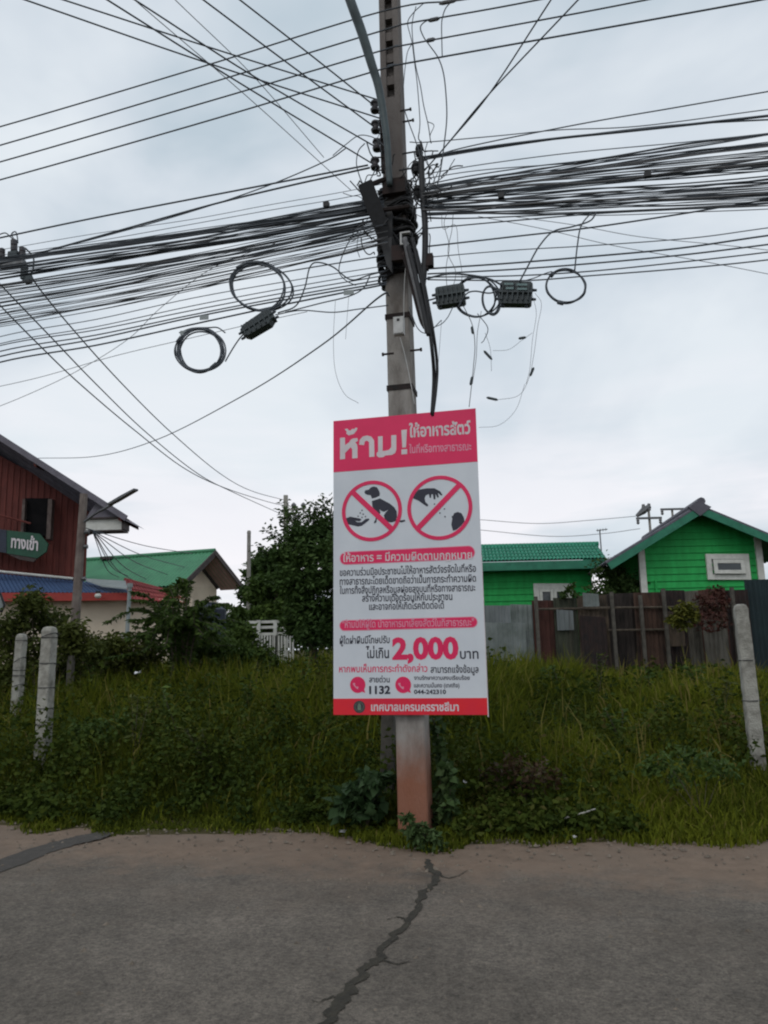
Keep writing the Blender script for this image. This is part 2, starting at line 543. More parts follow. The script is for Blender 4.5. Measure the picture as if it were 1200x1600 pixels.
def ribbon(px, widths, z, jag, seed):
    r = random.Random(seed)
    c = [zplane(x, y, z) for x, y in px]
    pts, ws = [], []
    for i in range(len(c) - 1):
        for k in range(6):
            t = k / 6
            pts.append(c[i].lerp(c[i + 1], t))
            ws.append(widths[i] * (1 - t) + widths[i + 1] * t)
    pts.append(c[-1])
    ws.append(widths[-1])
    mb = MB()
    vs = []
    for i, p in enumerate(pts):
        t = (pts[min(i + 1, len(pts) - 1)] - pts[max(i - 1, 0)]).normalized()
        nrm = V((-t.y, t.x, 0))
        j = r.uniform(-jag, jag)
        vs += [p + nrm * (ws[i] / 2 + r.uniform(-jag, jag) * 0.6 + j), p - nrm * (ws[i] / 2 + r.uniform(-jag, jag) * 0.6 - j)]
    mb.add(vs, [(2 * i, 2 * i + 1, 2 * i + 3, 2 * i + 2) for i in range(len(pts) - 1)])
    return mb
tarm = mat('crack_filler', (0.042, 0.037, 0.026), (0.024, 0.021, 0.016), 0.95, 18, 0.6, 60)
tag(obj('road_crack', ribbon([(668, 1342), (672, 1356), (683, 1366), (678, 1378), (662, 1392), (655, 1412), (640, 1438), (618, 1460), (596, 1486), (594, 1498), (572, 1512), (550, 1538), (536, 1562), (510, 1596), (492, 1625)],
    [0.03, 0.05, 0.055, 0.035, 0.05, 0.04, 0.035, 0.045, 0.03, 0.055, 0.04, 0.05, 0.06, 0.045, 0.04], 0.0165, 0.014, 3), tarm), kind='structure')
tag(obj('road_patch', ribbon([(-120, 1392), (0, 1352), (60, 1330), (105, 1316), (140, 1308), (168, 1300)], [0.30, 0.26, 0.24, 0.24, 0.26, 0.15], 0.0165, 0.010, 8),
    mat('fresh_patch', (0.062, 0.054, 0.047), (0.044, 0.039, 0.034), 0.9, 20, 0.4, 90)), kind='structure')

for k, pts in enumerate([[(683, 1366), (700, 1372), (716, 1368), (731, 1360)], [(594, 1498), (618, 1506), (640, 1502)], [(640, 1438), (622, 1432), (604, 1436)], [(536, 1562), (520, 1556), (498, 1566), (482, 1560)]]):
    tag(obj('road_crack', ribbon(pts, [0.016, 0.011, 0.007, 0.004][:len(pts)], 0.0163, 0.004, 30 + k), tarm), kind='structure')
def build_gravel():
    mb_ = MB()
    r = random.Random(77)
    for k in range(2600):
        u = r.uniform(-5.5, 5.0)
        v = float(edge_at(u)) - 0.02 - 1.1 * r.random() ** 2.2 if k % 5 else EDGE - r.uniform(0.2, 3.4)
        p = U * u + W * v
        z = 0.012
        q = 0.004 + 0.016 * r.random() ** 4
        a = r.uniform(0, 6.28)
        e1, e2 = V((math.cos(a), math.sin(a), 0)) * q * r.uniform(0.8, 1.5), V((-math.sin(a), math.cos(a), 0)) * q * r.uniform(0.6, 1.1)
        p = V((p.x, p.y, z))
        mb_.add([p + e1, p + e2, p - e1, p - e2, p + UP * q * 0.9 + e1 * 0.3], [(0, 1, 4), (1, 2, 4), (2, 3, 4), (3, 0, 4)])
    tag(obj('gravel', mb_, mat('loose_stones', (0.20, 0.165, 0.13), (0.09, 0.075, 0.06), 0.95, 25)), kind='stuff')

# ------------------------------------------------------------------ leaves and grass (numpy)
def leaf_mesh(name, pos, size, m, parent=None, origin=(0, 0, 0), aspect=0.45, droop=0.25, tint=None, dirs=None, kind=None):
    n = len(pos)
    pos = np.asarray(pos, float) - np.asarray(origin, float)
    size = np.broadcast_to(size, (n,))
    if dirs is None:
        dirs = rng.normal(size=(n, 3))
        dirs[:, 2] = dirs[:, 2] * 0.6 - droop
    dirs = dirs / np.linalg.norm(dirs, axis=1, keepdims=True)
    rnd = rng.normal(size=(n, 3))
    rnd[:, 2] += 0.8
    side = np.cross(dirs, rnd)
    side /= np.linalg.norm(side, axis=1, keepdims=True) + 1e-9
    nor = np.cross(side, dirs)
    L_ = size[:, None]
    a = pos
    b = pos + dirs * L_ * 0.45 + side * L_ * aspect / 2 + nor * L_ * 0.08
    d = pos + dirs * L_ * 0.45 - side * L_ * aspect / 2 + nor * L_ * 0.08
    c = pos + dirs * L_ - nor * L_ * 0.12
    v = np.stack([a, b, c, d], 1).reshape(-1, 3)
    idx = np.arange(n)[:, None] * 4
    f = np.concatenate([idx + np.array([0, 1, 2]), idx + np.array([0, 2, 3])], 1).reshape(-1)
    if tint is None:
        tint = np.clip(rng.normal(0.45, 0.22, n), 0, 1)
    return raw_mesh(name, v, f, np.repeat(tint, 4), m, parent, origin, kind)
def raw_mesh(name, v, tri, tint, m, parent=None, origin=(0, 0, 0), kind=None):
    me = bpy.data.meshes.new(name)
    me.vertices.add(len(v))
    me.vertices.foreach_set('co', v.astype(np.float32).ravel())
    nt_ = len(tri) // 3
    me.loops.add(len(tri))
    me.loops.foreach_set('vertex_index', tri.astype(np.int32))
    me.polygons.add(nt_)
    me.polygons.foreach_set('loop_start', np.arange(0, nt_ * 3, 3, dtype=np.int32))
    at_ = me.attributes.new('tint', 'FLOAT', 'POINT')
    at_.data.foreach_set('value', tint.astype(np.float32))
    me.materials.append(m)
    me.update(calc_edges=True)
    o = bpy.data.objects.new(name, me)
    col.objects.link(o)
    if parent:
        o.parent = parent
    else:
        o.location = origin
    if kind:
        o['kind'] = kind
    WL[o] = V(origin)
    return o
def clumps(centres, radii, per, shell=0.45):
    out = []
    for c, r in zip(centres, radii):
        k = max(3, int(per))
        d = rng.normal(size=(k, 3))
        d /= np.linalg.norm(d, axis=1, keepdims=True)
        rr = (shell + (1 - shell) * rng.random(k)) * (0.3 + 0.9 * rng.random(k) ** 0.6) * (1 + 0.45 * np.array([noise.noise(V(q) * 2.2 + V(c)) for q in d]))
        out.append(np.asarray(c) + d * rr[:, None] * np.asarray(r))
    return np.concatenate(out)
def gz_arr(x, y):
    return np.array([ground_z(a, b) for a, b in zip(x, y)])

def patch_noise(x, y, s, z):
    return np.array([noise.noise(V((a * s, b * s, z))) for a, b in zip(x, y)])
def edge_at(u):
    us = np.array([p.dot(U) for p in ep])
    vs = np.array([p.dot(W) for p in ep])
    return np.interp(u, us, vs)

build_gravel()
def build_grass():
    n = 230000
    d = 13.5 * rng.random(n) ** 1.55
    yv = EDGE + d
    half = 2.2 + 0.62 * yv
    u = (rng.random(n) * 2 - 1) * half + 0.05 * yv - 1.3
    v = edge_at(u) + d + 0.04 - 0.16 * rng.random(n) ** 3
    x = u * U.x + v * W.x
    y = u * U.y + v * W.y
    keep = ~((np.abs(u - POLE.dot(U)) < 0.17) & (np.abs(v - POLE.dot(W)) < 0.17))
    x, y, d, u, v = x[keep], y[keep], d[keep], u[keep], v[keep]
    n = len(x)
    z = gz_arr(x, y)
    pn = patch_noise(x, y, 0.7, 1.3)
    pn2 = patch_noise(x, y, 2.6, 7.7)
    hgt = (0.07 + 0.30 * np.clip((d - 0.05) / 1.3, 0, 1) + 0.14 * np.clip((d - 2) / 4, 0, 1)) * (1 + 0.55 * pn + 0.35 * pn2) * (0.55 + 0.75 * rng.random(n))
    hgt *= 1 + 0.55 * (u < -0.5) * np.clip((d - 0.8) / 1.0, 0, 1) * np.clip(1 - (d - 4) / 3, 0.3, 1)
    hgt *= np.where((u > 0.3) & (d > 0.8), 0.72, 1.0)
    stalk = (rng.random(n) < 0.014) & (d > 0.4)
    hgt = np.where(stalk, hgt * 1.75, hgt)
    hgt = np.clip(hgt, 0.04, 1.0)
    wid = (0.004 + 0.005 * rng.random(n)) * (1 + 0.16 * d)
    ang = rng.random(n) * 2 * np.pi
    lean = 0.15 + 0.75 * rng.random(n) ** 1.5
    dx, dy = np.cos(ang), np.sin(ang)
    sx, sy = -dy, dx
    rot = rng.random(n) * 2 * np.pi
    sx, sy = np.cos(rot), np.sin(rot)
    base = np.stack([x, y, z - 0.02], 1)
    dirv = np.stack([dx, dy, np.zeros(n)], 1)
    sd_ = np.stack([sx, sy, np.zeros(n)], 1)
    h, wd, ln = hgt[:, None], wid[:, None], lean[:, None]
    up = np.array([[0, 0, 1.0]])
    m1 = base + up * h * 0.55 + dirv * h * ln * 0.22
    tip = base + up * h * (1 - 0.35 * ln) + dirv * h * ln * 0.85
    vv = np.stack([base - sd_ * wd, base + sd_ * wd, m1 + sd_ * wd * 0.8, m1 - sd_ * wd * 0.8, tip], 1).reshape(-1, 3)
    i = np.arange(n)[:, None] * 5
    tri = np.concatenate([i + np.array([0, 1, 2]), i + np.array([0, 2, 3]), i + np.array([3, 2, 4])], 1).reshape(-1)
    tint = np.clip(0.32 + 0.30 * pn + 0.2 * (u > 0.4) * np.clip((d - 1.2) / 2, 0, 1) + rng.normal(0, 0.15, n) + 0.55 * (rng.random(n) < 0.05) + 0.5 * stalk, 0, 1)
    tag(raw_mesh('grass', vv, tri, np.repeat(tint, 5), G_GRASS), kind='stuff')
build_grass()

def build_weeds():
    n = 3000
    d = 0.12 + 9.0 * rng.random(n) ** 2.2
    u = (rng.random(n) * 2 - 1) * (2.2 + 0.62 * (EDGE + d)) + 0.05 * (EDGE + d) - 1.3
    v = edge_at(u) + d
    x, y = u * U.x + v * W.x, u * U.y + v * W.y
    z = gz_arr(x, y)
    pn = patch_noise(x, y, 0.55, 21.0)
    keep = (pn + rng.normal(0, 0.25, n) > np.where(u > 0.5, 0.08, -0.12)) & ~((np.abs(u - POLE.dot(U)) < 0.36) & (v < POLE.dot(W) + 0.3))
    cs, ts, szs = [], [], []
    for k in np.nonzero(keep)[0]:
        dd = d[k]
        hh = (0.10 + 0.36 * min(1, dd / 0.9) + (0.3 if u[k] < -0.7 and dd > 0.7 else 0)) * rng.uniform(0.6, 1.25)
        rr = rng.uniform(0.10, 0.26) * (0.6 + 0.5 * min(1, dd))
        m = int(46 if dd < 4 else 26)
        q = rng.normal(size=(m, 3))
        q /= np.linalg.norm(q, axis=1, keepdims=True)
        q *= (0.4 + 0.6 * rng.random((m, 1)))
        p = np.stack([x[k] + q[:, 0] * rr, y[k] + q[:, 1] * rr, z[k] + hh * (0.55 + 0.55 * q[:, 2])], 1)
        cs.append(p)
        t0 = np.clip(0.35 + 0.45 * pn[k] + rng.normal(0, 0.12), 0, 0.95)
        ts.append(np.clip(t0 + rng.normal(0, 0.12, m), 0, 1))
        szs.append(rng.uniform(0.03, 0.075, m) * (1 + 0.07 * dd))
    tag(leaf_mesh('weeds', np.concatenate(cs), np.concatenate(szs), G_WEED, aspect=0.6, droop=0.1, tint=np.concatenate(ts)), kind='stuff')
build_weeds()

# ------------------------------------------------------------------ the concrete pole with its ironwork
PV = (SV - SU * 0.012).normalized()
PW = lambda h: 0.232 - 0.0072 * h              # width at height h
def paxis(h):
    return POLE + PV * (h / PV.z)
PX, PY = SU, SV.cross(SU)                      # PY points away from the road
pole = thing('utility_pole', 'tall weathered concrete utility pole behind the red and white notice board, crowded with cables', 'utility pole', POLE)
def pole_ring(h, sx=1.0, sy=1.0, ox=0.0, oy=0.0):
    c = paxis(h)
    w2 = PW(h) / 2
    return [c + PX * (w2 * a * sx + ox * w2) + PY * (w2 * b * sy + oy * w2) for a, b in ((-1, -1), (1, -1), (1, 1), (-1, 1))]
mb = MB()
ch = 0.10                                      # chamfer share
def cham(h):
    c, w2 = paxis(h), PW(h) / 2
    q = [(-1 + ch, -1), (1 - ch, -1), (1, -1 + ch), (1, 1 - ch), (1 - ch, 1), (-1 + ch, 1), (-1, 1 - ch), (-1, -1 + ch)]
    return [c + PX * (a * w2) + PY * (b * w2) for a, b in q]
HS = [-0.3, 0.6, 1.5, 3.0, 4.5, 6.4]
rings = [cham(h) for h in HS]
vs = [p for r in rings for p in r]
fs = [(i * 8 + k, i * 8 + (k + 1) % 8, i * 8 + 8 + (k + 1) % 8, i * 8 + 8 + k) for i in range(len(HS) - 1) for k in range(8)]
fs += [tuple(range(7, -1, -1)), tuple((len(HS) - 1) * 8 + k for k in range(8))]
mb.add(vs, fs)
TOPH = 10.2
def flange(cx, sx, h0, h1, cy=0.0, sy=1.0):
    mb.hexa(pole_ring(h0, sx, sy, cx, cy), pole_ring(h1, sx, sy, cx, cy))
flange(-0.70, 0.30, 6.4, TOPH)
flange(0.70, 0.30, 6.4, TOPH)
flange(0.0, 0.399, 6.401, TOPH, 0.30, 0.36)
h = 6.55
while h < TOPH:
    flange(0.0, 0.398, h, h + 0.09, -0.42, 0.355)
    h += 0.24
obj('shaft', mb, M['pole'], pole)
# steel bands, brackets and a rack of four spool insulators on the left flank
for hh in (3.55, 4.2, 4.62, 4.95, 5.18, 5.5):
    c, w2 = paxis(hh), PW(hh) / 2 + 0.008
    r0 = [c + PX * (a * w2) + PY * (b * w2) for a, b in ((-1, -1), (1, -1), (1, 1), (-1, 1))]
    obj('band', MB().hexa(r0, [p + SV * 0.045 for p in r0]), M['rust'], pole)
def pin(px, py, off=-0.08):
    return onp(px, py, off)
rack = MB()
a, b = pin(594, 158), pin(598, 268)
rack.tube([a + W * 0.02, b + W * 0.02], 0.018, 6)
for k, (px, py) in enumerate([(586, 167), (587, 198.5), (590, 227), (588, 256)]):
    for dy in (-10, 10):
        rack.tube([pin(px, py + dy), pin(px + 12, py + dy)], 0.007, 5)
ro = obj('insulator_rack', rack, M['rust'], pole)
for k, (px, py) in enumerate([(585.6, 167), (586.6, 198.5), (589, 227), (586, 256)]):
    m_ = MB()
    c = pin(px, py)
    H = 0.098
    m_.lathe(c - SV * H / 2, SV, [(0, 0.001), (0, 0.036), (0.02, 0.042), (0.034, 0.03), (0.05, 0.026), (0.064, 0.03), (0.078, 0.042), (H, 0.036), (H, 0.001)], 14)
    obj('insulator', m_, M['spool'], ro, smoothed=False)
# slanting crossarm seen end-on, with stay
mb = MB()
a, b = onp(572, 290, -0.26), onp(618, 412, 0.0)
ax = (b - a).normalized()
sd2 = ax.cross(PY).normalized()
mb.box((a + b) / 2, (b - a).length, 0.10, 0.105, ax, PY, sd2)
mb.box((a + b) / 2 - PY * 0.056, (b - a).length - 0.02, 0.006, 0.13, ax, PY, sd2)
obj('crossarm', mb, M['black'], pole)
for a_, b_, r_ in ((onp(575, 290, -0.2), onp(612, 276, -0.13), 0.022), (onp(584, 330, -0.2), onp(640, 322, -0.15), 0.02)):
    obj('stay', MB().tube([a_, b_], r_, 6), M['rust'], pole)
for (px, py, s_) in ((616, 292, 0.2), (626, 396, 0.15)):
    obj('clamp_plate', MB().box(onp(px, py, -0.135), s_, 0.05, 0.14, PX, PY, SV), M['rust'], pole)
mb = MB()
mb.prism([onp(x, y, -0.13) for x, y in ((584, 326), (600, 318), (612, 330), (612, 424), (604, 414), (596, 384))], W * 0.05)
obj('gusset', mb, M['black'], pole)
mb = MB()
for (px, py) in ((650, 262), (652, 300), (655, 236)):
    c = onp(px, py, -0.08)
    mb.lathe(c - SV * 0.05, SV, [(0, 0.001), (0, 0.028), (0.03, 0.036), (0.05, 0.024), (0.07, 0.036), (0.1, 0.028), (0.1, 0.001)], 12)
    mb.tube([c - PX * 0.15, c + PX * 0.03], 0.008, 5)
obj('dead_end_clamp', mb, M['black'], pole)
mb = MB()
for (px, py) in ((634, 172), (638, 189), (606, 553), (650, 547)):
    c = onp(px, py, -0.1)
    s_ = -1 if px < 620 else 1
    mb.tube([c - PX * 0.05 * s_, c + PX * 0.035 * s_], 0.009, 6)
    mb.tube([c + PX * 0.035 * s_, c + PX * 0.05 * s_], 0.016, 6)
obj('bolt', mb, M['rust'], pole)
# grey bracket pocket with an open white rim
mb = MB()
c = onp(632, 373, -0.17)
for (dx, dz, sx, sz) in ((-0.03, 0, 0.012, 0.115), (0.012, 0.052, 0.075, 0.012), (0.006, -0.052, 0.06, 0.012)):
    mb.box(c + PX * dx + SV * dz, sx, 0.03, sz, PX, PY, SV)
obj('bracket', mb, M['whitebox'], pole)

# white junction box and the pale wire that drops from it
jb = thing('junction_box', 'small white plastic box strapped to the front of the big pole above the notice', 'junction box', onp(623, 510, -0.15))
mb = MB()
c = onp(623.5, 510, -0.145)
mb.box(c, 0.088, 0.05, 0.155, PX, PY, SV)
mb.box(c - PY * 0.028, 0.078, 0.008, 0.143, PX, PY, SV)
obj('cover', mb, M['whitebox'], jb)
mb = MB()
mb.box(c - PY * 0.034 + SV * 0.045, 0.022, 0.004, 0.022, PX, PY, SV)
obj('keyhole', mb, M['black'], jb)
def cable(name, label, cat, pts, r, m='cable', group=None, n=6, seg=8):
    p = spline(pts, seg)
    mb_ = MB().tube(p, r, n)
    return tag(obj(name, mb_, M[m], origin=p[0], smoothed=True), label, cat, group)
cable('wire', 'thin pale wire hanging down the pole from the white box', 'wire', [onp(625, 527, -0.14), onp(631, 548, -0.14), onp(637, 575, -0.14), onp(643, 605, -0.15), onp(648, 632, -0.15)], 0.0035, 'whitebox')
cable('wire', 'thin pale wire running up the pole into the white box', 'wire', [onp(631, 500, -0.145), onp(631, 470, -0.145), onp(632, 440, -0.15), onp(634, 415, -0.15)], 0.003, 'whitebox')

# thick dark conduit climbing away from the pole
cp = [onp(609, 290, -0.20), onp(606, 237, -0.21), onp(603, 206, -0.22), onp(597, 165, -0.23), onp(590, 130, -0.25), onp(580.5, 100, -0.29), onp(565, 50, -0.36), onp(547, 0, -0.44), onp(520, -80, -0.5), onp(505, -160, -0.4), onp(540, -260, -0.1)]
pc = spline(cp, 8)
mb = MB().tube(pc, [0.026 + 0.016 * min(1, i / (len(pc) * 0.6)) for i in range(len(pc))], 12)
tag(obj('conduit', mb, M['conduit'], origin=pc[0], smoothed=True), 'thick dark conduit sweeping up and outward from the pole beside the insulators', 'conduit')

# ------------------------------------------------------------------ overhead lines
def exl(pts, off):
    out = [onp(x, y, off) for x, y in pts]
    for end, a, b in ((0, 0, 1), (1, -1, -2)):                    # lines leaving the picture run on towards the next poles
        if pts[a][0] <= -100 or pts[a][0] >= 1290:
            p = out[a] + (out[a] - out[b]).normalized() * 6
            out = out + [p] if end else [p] + out
    return out
four = [('uppermost', [(-300, 280), (0, 198), (300, 109), (600, 17), (720, 0), (900, -28), (1300, -100)]),
        ('second', [(-300, 310), (0, 227), (300, 138), (600, 47), (640, 36), (840, 0), (1300, -95)]),
        ('third', [(-300, 335), (0, 253), (300, 166), (600, 78), (640, 69), (1009, 0), (1400, -85)]),
        ('lowest', [(-300, 362), (0, 281), (300, 196), (600, 107), (640, 98), (1177, 2), (1500, -62)])]
for k, (nm, pts) in enumerate(four):
    cable('power_line', nm + ' of the four parallel power lines crossing in front of the pole top', 'power line', exl(pts, -0.20 - 0.02 * k), 0.0075, 'cable', 'four parallel power lines crossing the pole top')
# pairs that come over the road to the four insulators
def over(px, py, end, z):
    p = zplane(px, py, z)
    return p
drops = [((40, 0), (320, 97), (594, 185), 'from the top left corner to just below the top insulator'),
         ((100, 0), (362, 85), (594, 157), 'shallow one from the top left that ends above the top insulator'),
         ((168, 0), (362, 122), (584, 257), 'long one from the top edge to the bottom insulator'),
         ((211, 0), (393, 117), (586, 229), 'darker one from the top edge to the third insulator'),
         ((318, 0), (450, 99), (586, 199), 'steep one from the top edge to the second insulator'),
         ((375, 0), (483, 84), (586, 166), 'steepest one, from the top edge to the top insulator'),
         ((274, 0), (395, 118), (506, 246), 'faint thin one that stops at a loop left of the insulators'),
         ((222, 10), (385, 150), (548, 297), 'faint thin one dropping to the slanting crossarm')]
for k, (a, mid, b, txt) in enumerate(drops):
    e_ = onp(b[0], b[1], -0.08)
    z1 = e_.z + 0.25
    def yy(px):
        t = (px - a[0]) / (b[0] - a[0])
        return t
    Y0 = zplane(a[0], a[1], z1).y
    Y0 = min(max(Y0, 2.5), 5.8)
    t = yy(mid[0])
    Ym = 1 / ((1 - t) / Y0 + t / e_.y)
    p0, pm = at(a[0], a[1], Y0), at(mid[0], mid[1], Ym)
    ext = p0 + (p0 - pm) * 1.4
    thin = k >= 6
    cable('service_wire', 'wire over the road, ' + txt, 'wire', [ext, p0, pm, e_], 0.003 if thin else 0.0068, 'greycable' if thin else 'cable', 'wires slanting over the road to the insulators')
# pair going up to the right
sp_ = onp(765, 146, -0.35)
for (x1, txt) in ((862, 'left branch of the wires forking up to the top edge right of the pole'), (905, 'right branch of the wires forking up to the top edge right of the pole')):
    p1 = at(x1, -2, 5.0)
    cable('service_wire', txt, 'wire', [onp(662, 268, -0.1), onp(700, 224, -0.2), sp_, p1, p1 + (p1 - sp_) * 1.5], 0.0062, 'cable', 'wires forking over the road on the right')
# left lines from the bottom insulator
for pts, r, txt in (([(575, 258), (420, 288), (300, 311), (150, 340), (26, 366), (-120, 398)], 0.0085, 'upper line from the bottom insulator down to the left'),
                    ([(578, 262), (440, 293), (330, 320), (180, 362), (41, 401), (-120, 445)], 0.009, 'lower line from the bottom insulator down to the left'),
                    ([(540, 232), (506, 253), (400, 297), (250, 345), (52, 398), (-120, 442)], 0.0055, 'line that starts from the looped splice and crosses two others on the left')):
    cable('power_line', txt, 'power line', exl(pts, -0.08), r, 'cable', 'lines from the bottom insulator to the left')
# left telecom bundle: two thick ropes of many strands that fan out to the left
def strands(side, count, y0a, y0b, ya, yb, r0, r1, label, group, x0, x1, wob, seed, sag=8, name='telecom_cable'):
    r = random.Random(seed)
    for k in range(count):
        t = r.random()
        ys = y0a + (y0b - y0a) * t + r.uniform(-wob, wob)
        t2 = min(1, max(0, t + r.gauss(0, 0.16)))
        ye = ya + (yb - ya) * t2
        off = r.uniform(-0.19, 0.02)
        pts = []
        ext = 160
        X = [x0 + (x1 - x0) * f for f in (0, 0.12, 0.3, 0.5, 0.75, 1.0)]
        for f, X_ in zip((0, 0.12, 0.3, 0.5, 0.75, 1.0), X):
            yl = ys + (ye - ys) * f + sag * 4 * f * (1 - f) + (r.uniform(-wob, wob) * 1.1 if 0 < f < 1 else 0)
            pts.append(onp(X_, yl, off))
        d_ = pts[-1] - pts[-2]
        pts.append(pts[-1] + d_ * 1.5 + UP * 0.02)
        pts.append(pts[-1] + d_ * 4 + UP * 0.3)
        cable(name, label, 'cable', pts, r.uniform(r0, r1) * 0.86, 'cable' if r.random() < 0.8 else 'greycable', group, n=5, seg=5)
strands('l', 27, 312, 332, 404, 438, 0.003, 0.0078, 'black telecom cable in the upper thick rope running left of the pole', 'cables of the upper left bundle', 600, -10, 3.0, 21, 4)
strands('l', 27, 334, 354, 424, 480, 0.003, 0.0078, 'black telecom cable in the lower thick rope running left of the pole', 'cables of the lower left bundle', 604, -10, 3.0, 22, 6)
strands('l', 5, 285, 316, 392, 412, 0.003, 0.005, 'thin cable strung above the thick left bundle', 'thin cables above the left bundle', 598, -10, 3.0, 23, 3)
strands('l', 16, 354, 384, 470, 512, 0.0028, 0.005, 'thin cable fanning out below the thick left bundle', 'thin cables below the left bundle', 606, -10, 2.5, 24, 7)
for k, (ya, ym, yb, r) in enumerate([(374, 432, 490, 0.004), (399, 447, 501, 0.0055), (415, 462, 526, 0.004), (423, 474, 537, 0.0042), (430, 481, 540, 0.005), (436, 488, 549, 0.006), (441, 492, 557, 0.007), (444, 503, 566, 0.0075)]):
    nth = ('topmost', 'second', 'third', 'fourth', 'fifth', 'sixth', 'seventh', 'lowest')[k]
    cable('telecom_cable', nth + ' of the eight spaced cables low on the left that pass the cable coils', 'cable', exl([(604, ya), (450, ya + (ym - ya) * 0.52), (300, ym + 4), (150, ym + (yb - ym) * 0.5 + 5), (0, yb), (-150, yb + 48)], -0.12 - 0.006 * k), r, 'cable', 'spaced cables low on the left')
cable('drop_wire', 'single wire sagging from the pole to the red house roof', 'wire', [onp(608, 462, -0.14), onp(590, 466, -0.14), at(500, 541, 8), at(380, 618, 11), at(245, 687, 15), at(150, 713, 18.5), at(58, 716, 21.5)], 0.0085)
cable('telecom_cable', 'nearly level cable leaving the pole beside the upper coil', 'cable', exl([(607, 477), (560, 483), (520, 488), (470, 485), (430, 492)], -0.14), 0.005)
cable('telecom_cable', 'humped cable looping between the upper coil and the pole', 'cable', exl([(434, 489), (462, 478), (476, 450), (484, 418), (496, 410), (520, 417), (548, 437), (576, 430), (600, 424)], -0.15), 0.0062)
cable('telecom_cable', 'cable drooping under the tag beside the pole', 'cable', exl([(446, 488), (500, 474), (545, 463), (568, 450), (578, 430)], -0.16), 0.0055)
# right side
right = [([(655, 247), (760, 230), (873, 216), (1000, 203), (1200, 181), (1400, 158)], 0.011, 'thick upper cable, first to the right above the bundle'),
         ([(658, 250), (760, 233), (900, 213), (1050, 196), (1200, 187), (1400, 178)], 0.007, 'cable twisting round the thick upper cable on the right'),
         ([(650, 256), (719, 232), (900, 195), (1050, 169), (1200, 143), (1400, 108)], 0.0055, 'highest thin cable rising to the right edge'),
         ([(640, 222), (668, 222), (780, 212), (873, 203), (1000, 197), (1200, 171), (1400, 146)], 0.0045, 'almost level thin cable that crosses the rising one on the right'),
         ([(664, 272), (760, 256), (900, 238), (1102, 219), (1400, 186)], 0.0042, 'thin cable just above the right bundle'),
         ([(664, 279), (760, 265), (967, 249), (1200, 222), (1400, 196)], 0.0042, 'thin cable skimming the top of the right bundle')]
for pts, r, txt in right:
    cable('telecom_cable', txt, 'cable', exl(pts, -0.05 - r), r, 'cable', 'separate cables above the right bundle')
strands('r', 25, 292, 314, 208, 266, 0.003, 0.0075, 'black telecom cable in the rising part of the right bundle', 'cables of the upper right bundle', 660, 1215, 3.0, 31, -3)
strands('r', 25, 304, 332, 244, 300, 0.003, 0.008, 'black telecom cable in the middle of the right bundle', 'cables of the middle right bundle', 660, 1215, 3.5, 32, 2)
strands('r', 17, 322, 340, 292, 326, 0.003, 0.0075, 'black telecom cable in the level lower part of the right bundle', 'cables of the lower right bundle', 660, 1215, 2.5, 33, 3)
low = [([(668, 357), (800, 345), (930, 334), (1060, 327), (1200, 318)], 0.0055, 'topmost'), ([(668, 385), (800, 370), (920, 356), (1060, 335), (1200, 312)], 0.0068, 'second'),
       ([(668, 402), (800, 391), (920, 384), (1080, 372), (1200, 356)], 0.0042, 'third'), ([(668, 420), (800, 411), (920, 401), (1060, 388), (1200, 368)], 0.0072, 'fourth'),
       ([(668, 428), (800, 421), (920, 412), (1060, 399), (1200, 382)], 0.0066, 'fifth'), ([(668, 433), (800, 431), (920, 424), (1060, 410), (1200, 394)], 0.0055, 'sixth'),
       ([(668, 437), (740, 438), (830, 438), (920, 431), (1060, 420), (1200, 406)], 0.0055, 'lowest')]
for pts, r, txt in low:
    pts = pts + [(1400, pts[-1][1] - 26)]
    cable('telecom_cable', txt + ' of the seven spaced cables low on the right of the pole', 'cable', exl(pts, -0.1 - r * 2), r, 'cable', 'spaced cables low on the right')
for pts, txt in (([(747, 338), (850, 358), (960, 384), (1107, 410), (1260, 440)], 'faint grey wire slanting down to the right beneath the bundle, lower one'),
                 ([(799, 338), (900, 352), (1000, 370), (1140, 384), (1300, 402)], 'faint grey wire slanting down to the right beneath the bundle, upper one')):
    cable('wire', txt, 'wire', exl(pts, 0.05), 0.0026, 'greycable')

# thick leads down the right flank of the pole
cable('lead_cable', 'thick black cable hanging straight down the right side of the pole', 'cable', exl([(658, 245), (660, 300), (664, 350), (664, 400), (661, 440), (656, 470)], -0.16), 0.026, 'black', n=8)
leads = [([(632, 372), (640, 410), (650, 450), (660, 490), (668, 520)], 0.021, 'greycable', 'grey lead of the slanting bunch taped to the pole front'),
         ([(638, 385), (648, 425), (656, 460), (664, 495), (670, 524)], 0.020, 'black', 'black lead in the middle of the slanting bunch on the pole'),
         ([(644, 372), (654, 420), (662, 455), (668, 490), (675, 545), (678, 590), (675, 648)], 0.015, 'black', 'black lead that drops behind the notice, left one'),
         ([(650, 390), (660, 430), (668, 470), (677, 520), (683, 570), (681, 610), (676, 650)], 0.0125, 'black', 'black lead bowing outward as it drops behind the notice'),
         ([(630, 395), (640, 430), (650, 470), (658, 500), (664, 512)], 0.018, 'rust', 'brown lead lowest in the slanting bunch')]
for k, (pts, r, m_, txt) in enumerate(leads):
    offs = -0.19 if k < 3 else -0.16
    n_ = len(pts)
    P_ = [onp(x, y, (offs - 0.02 * (k % 2)) if y < 560 else -0.06) for x, y in pts]
    cable('lead_cable', txt, 'cable', P_, r, m_, 'leads slanting down the pole', n=8)
bx = thing('terminal_box', 'small rusty brown box on the thick black lead right of the pole', 'terminal box', onp(668, 408, -0.15))
mb = MB()
c = onp(669, 408, -0.15)
mb.box(c, 0.085, 0.06, 0.11, PX, PY, SV)
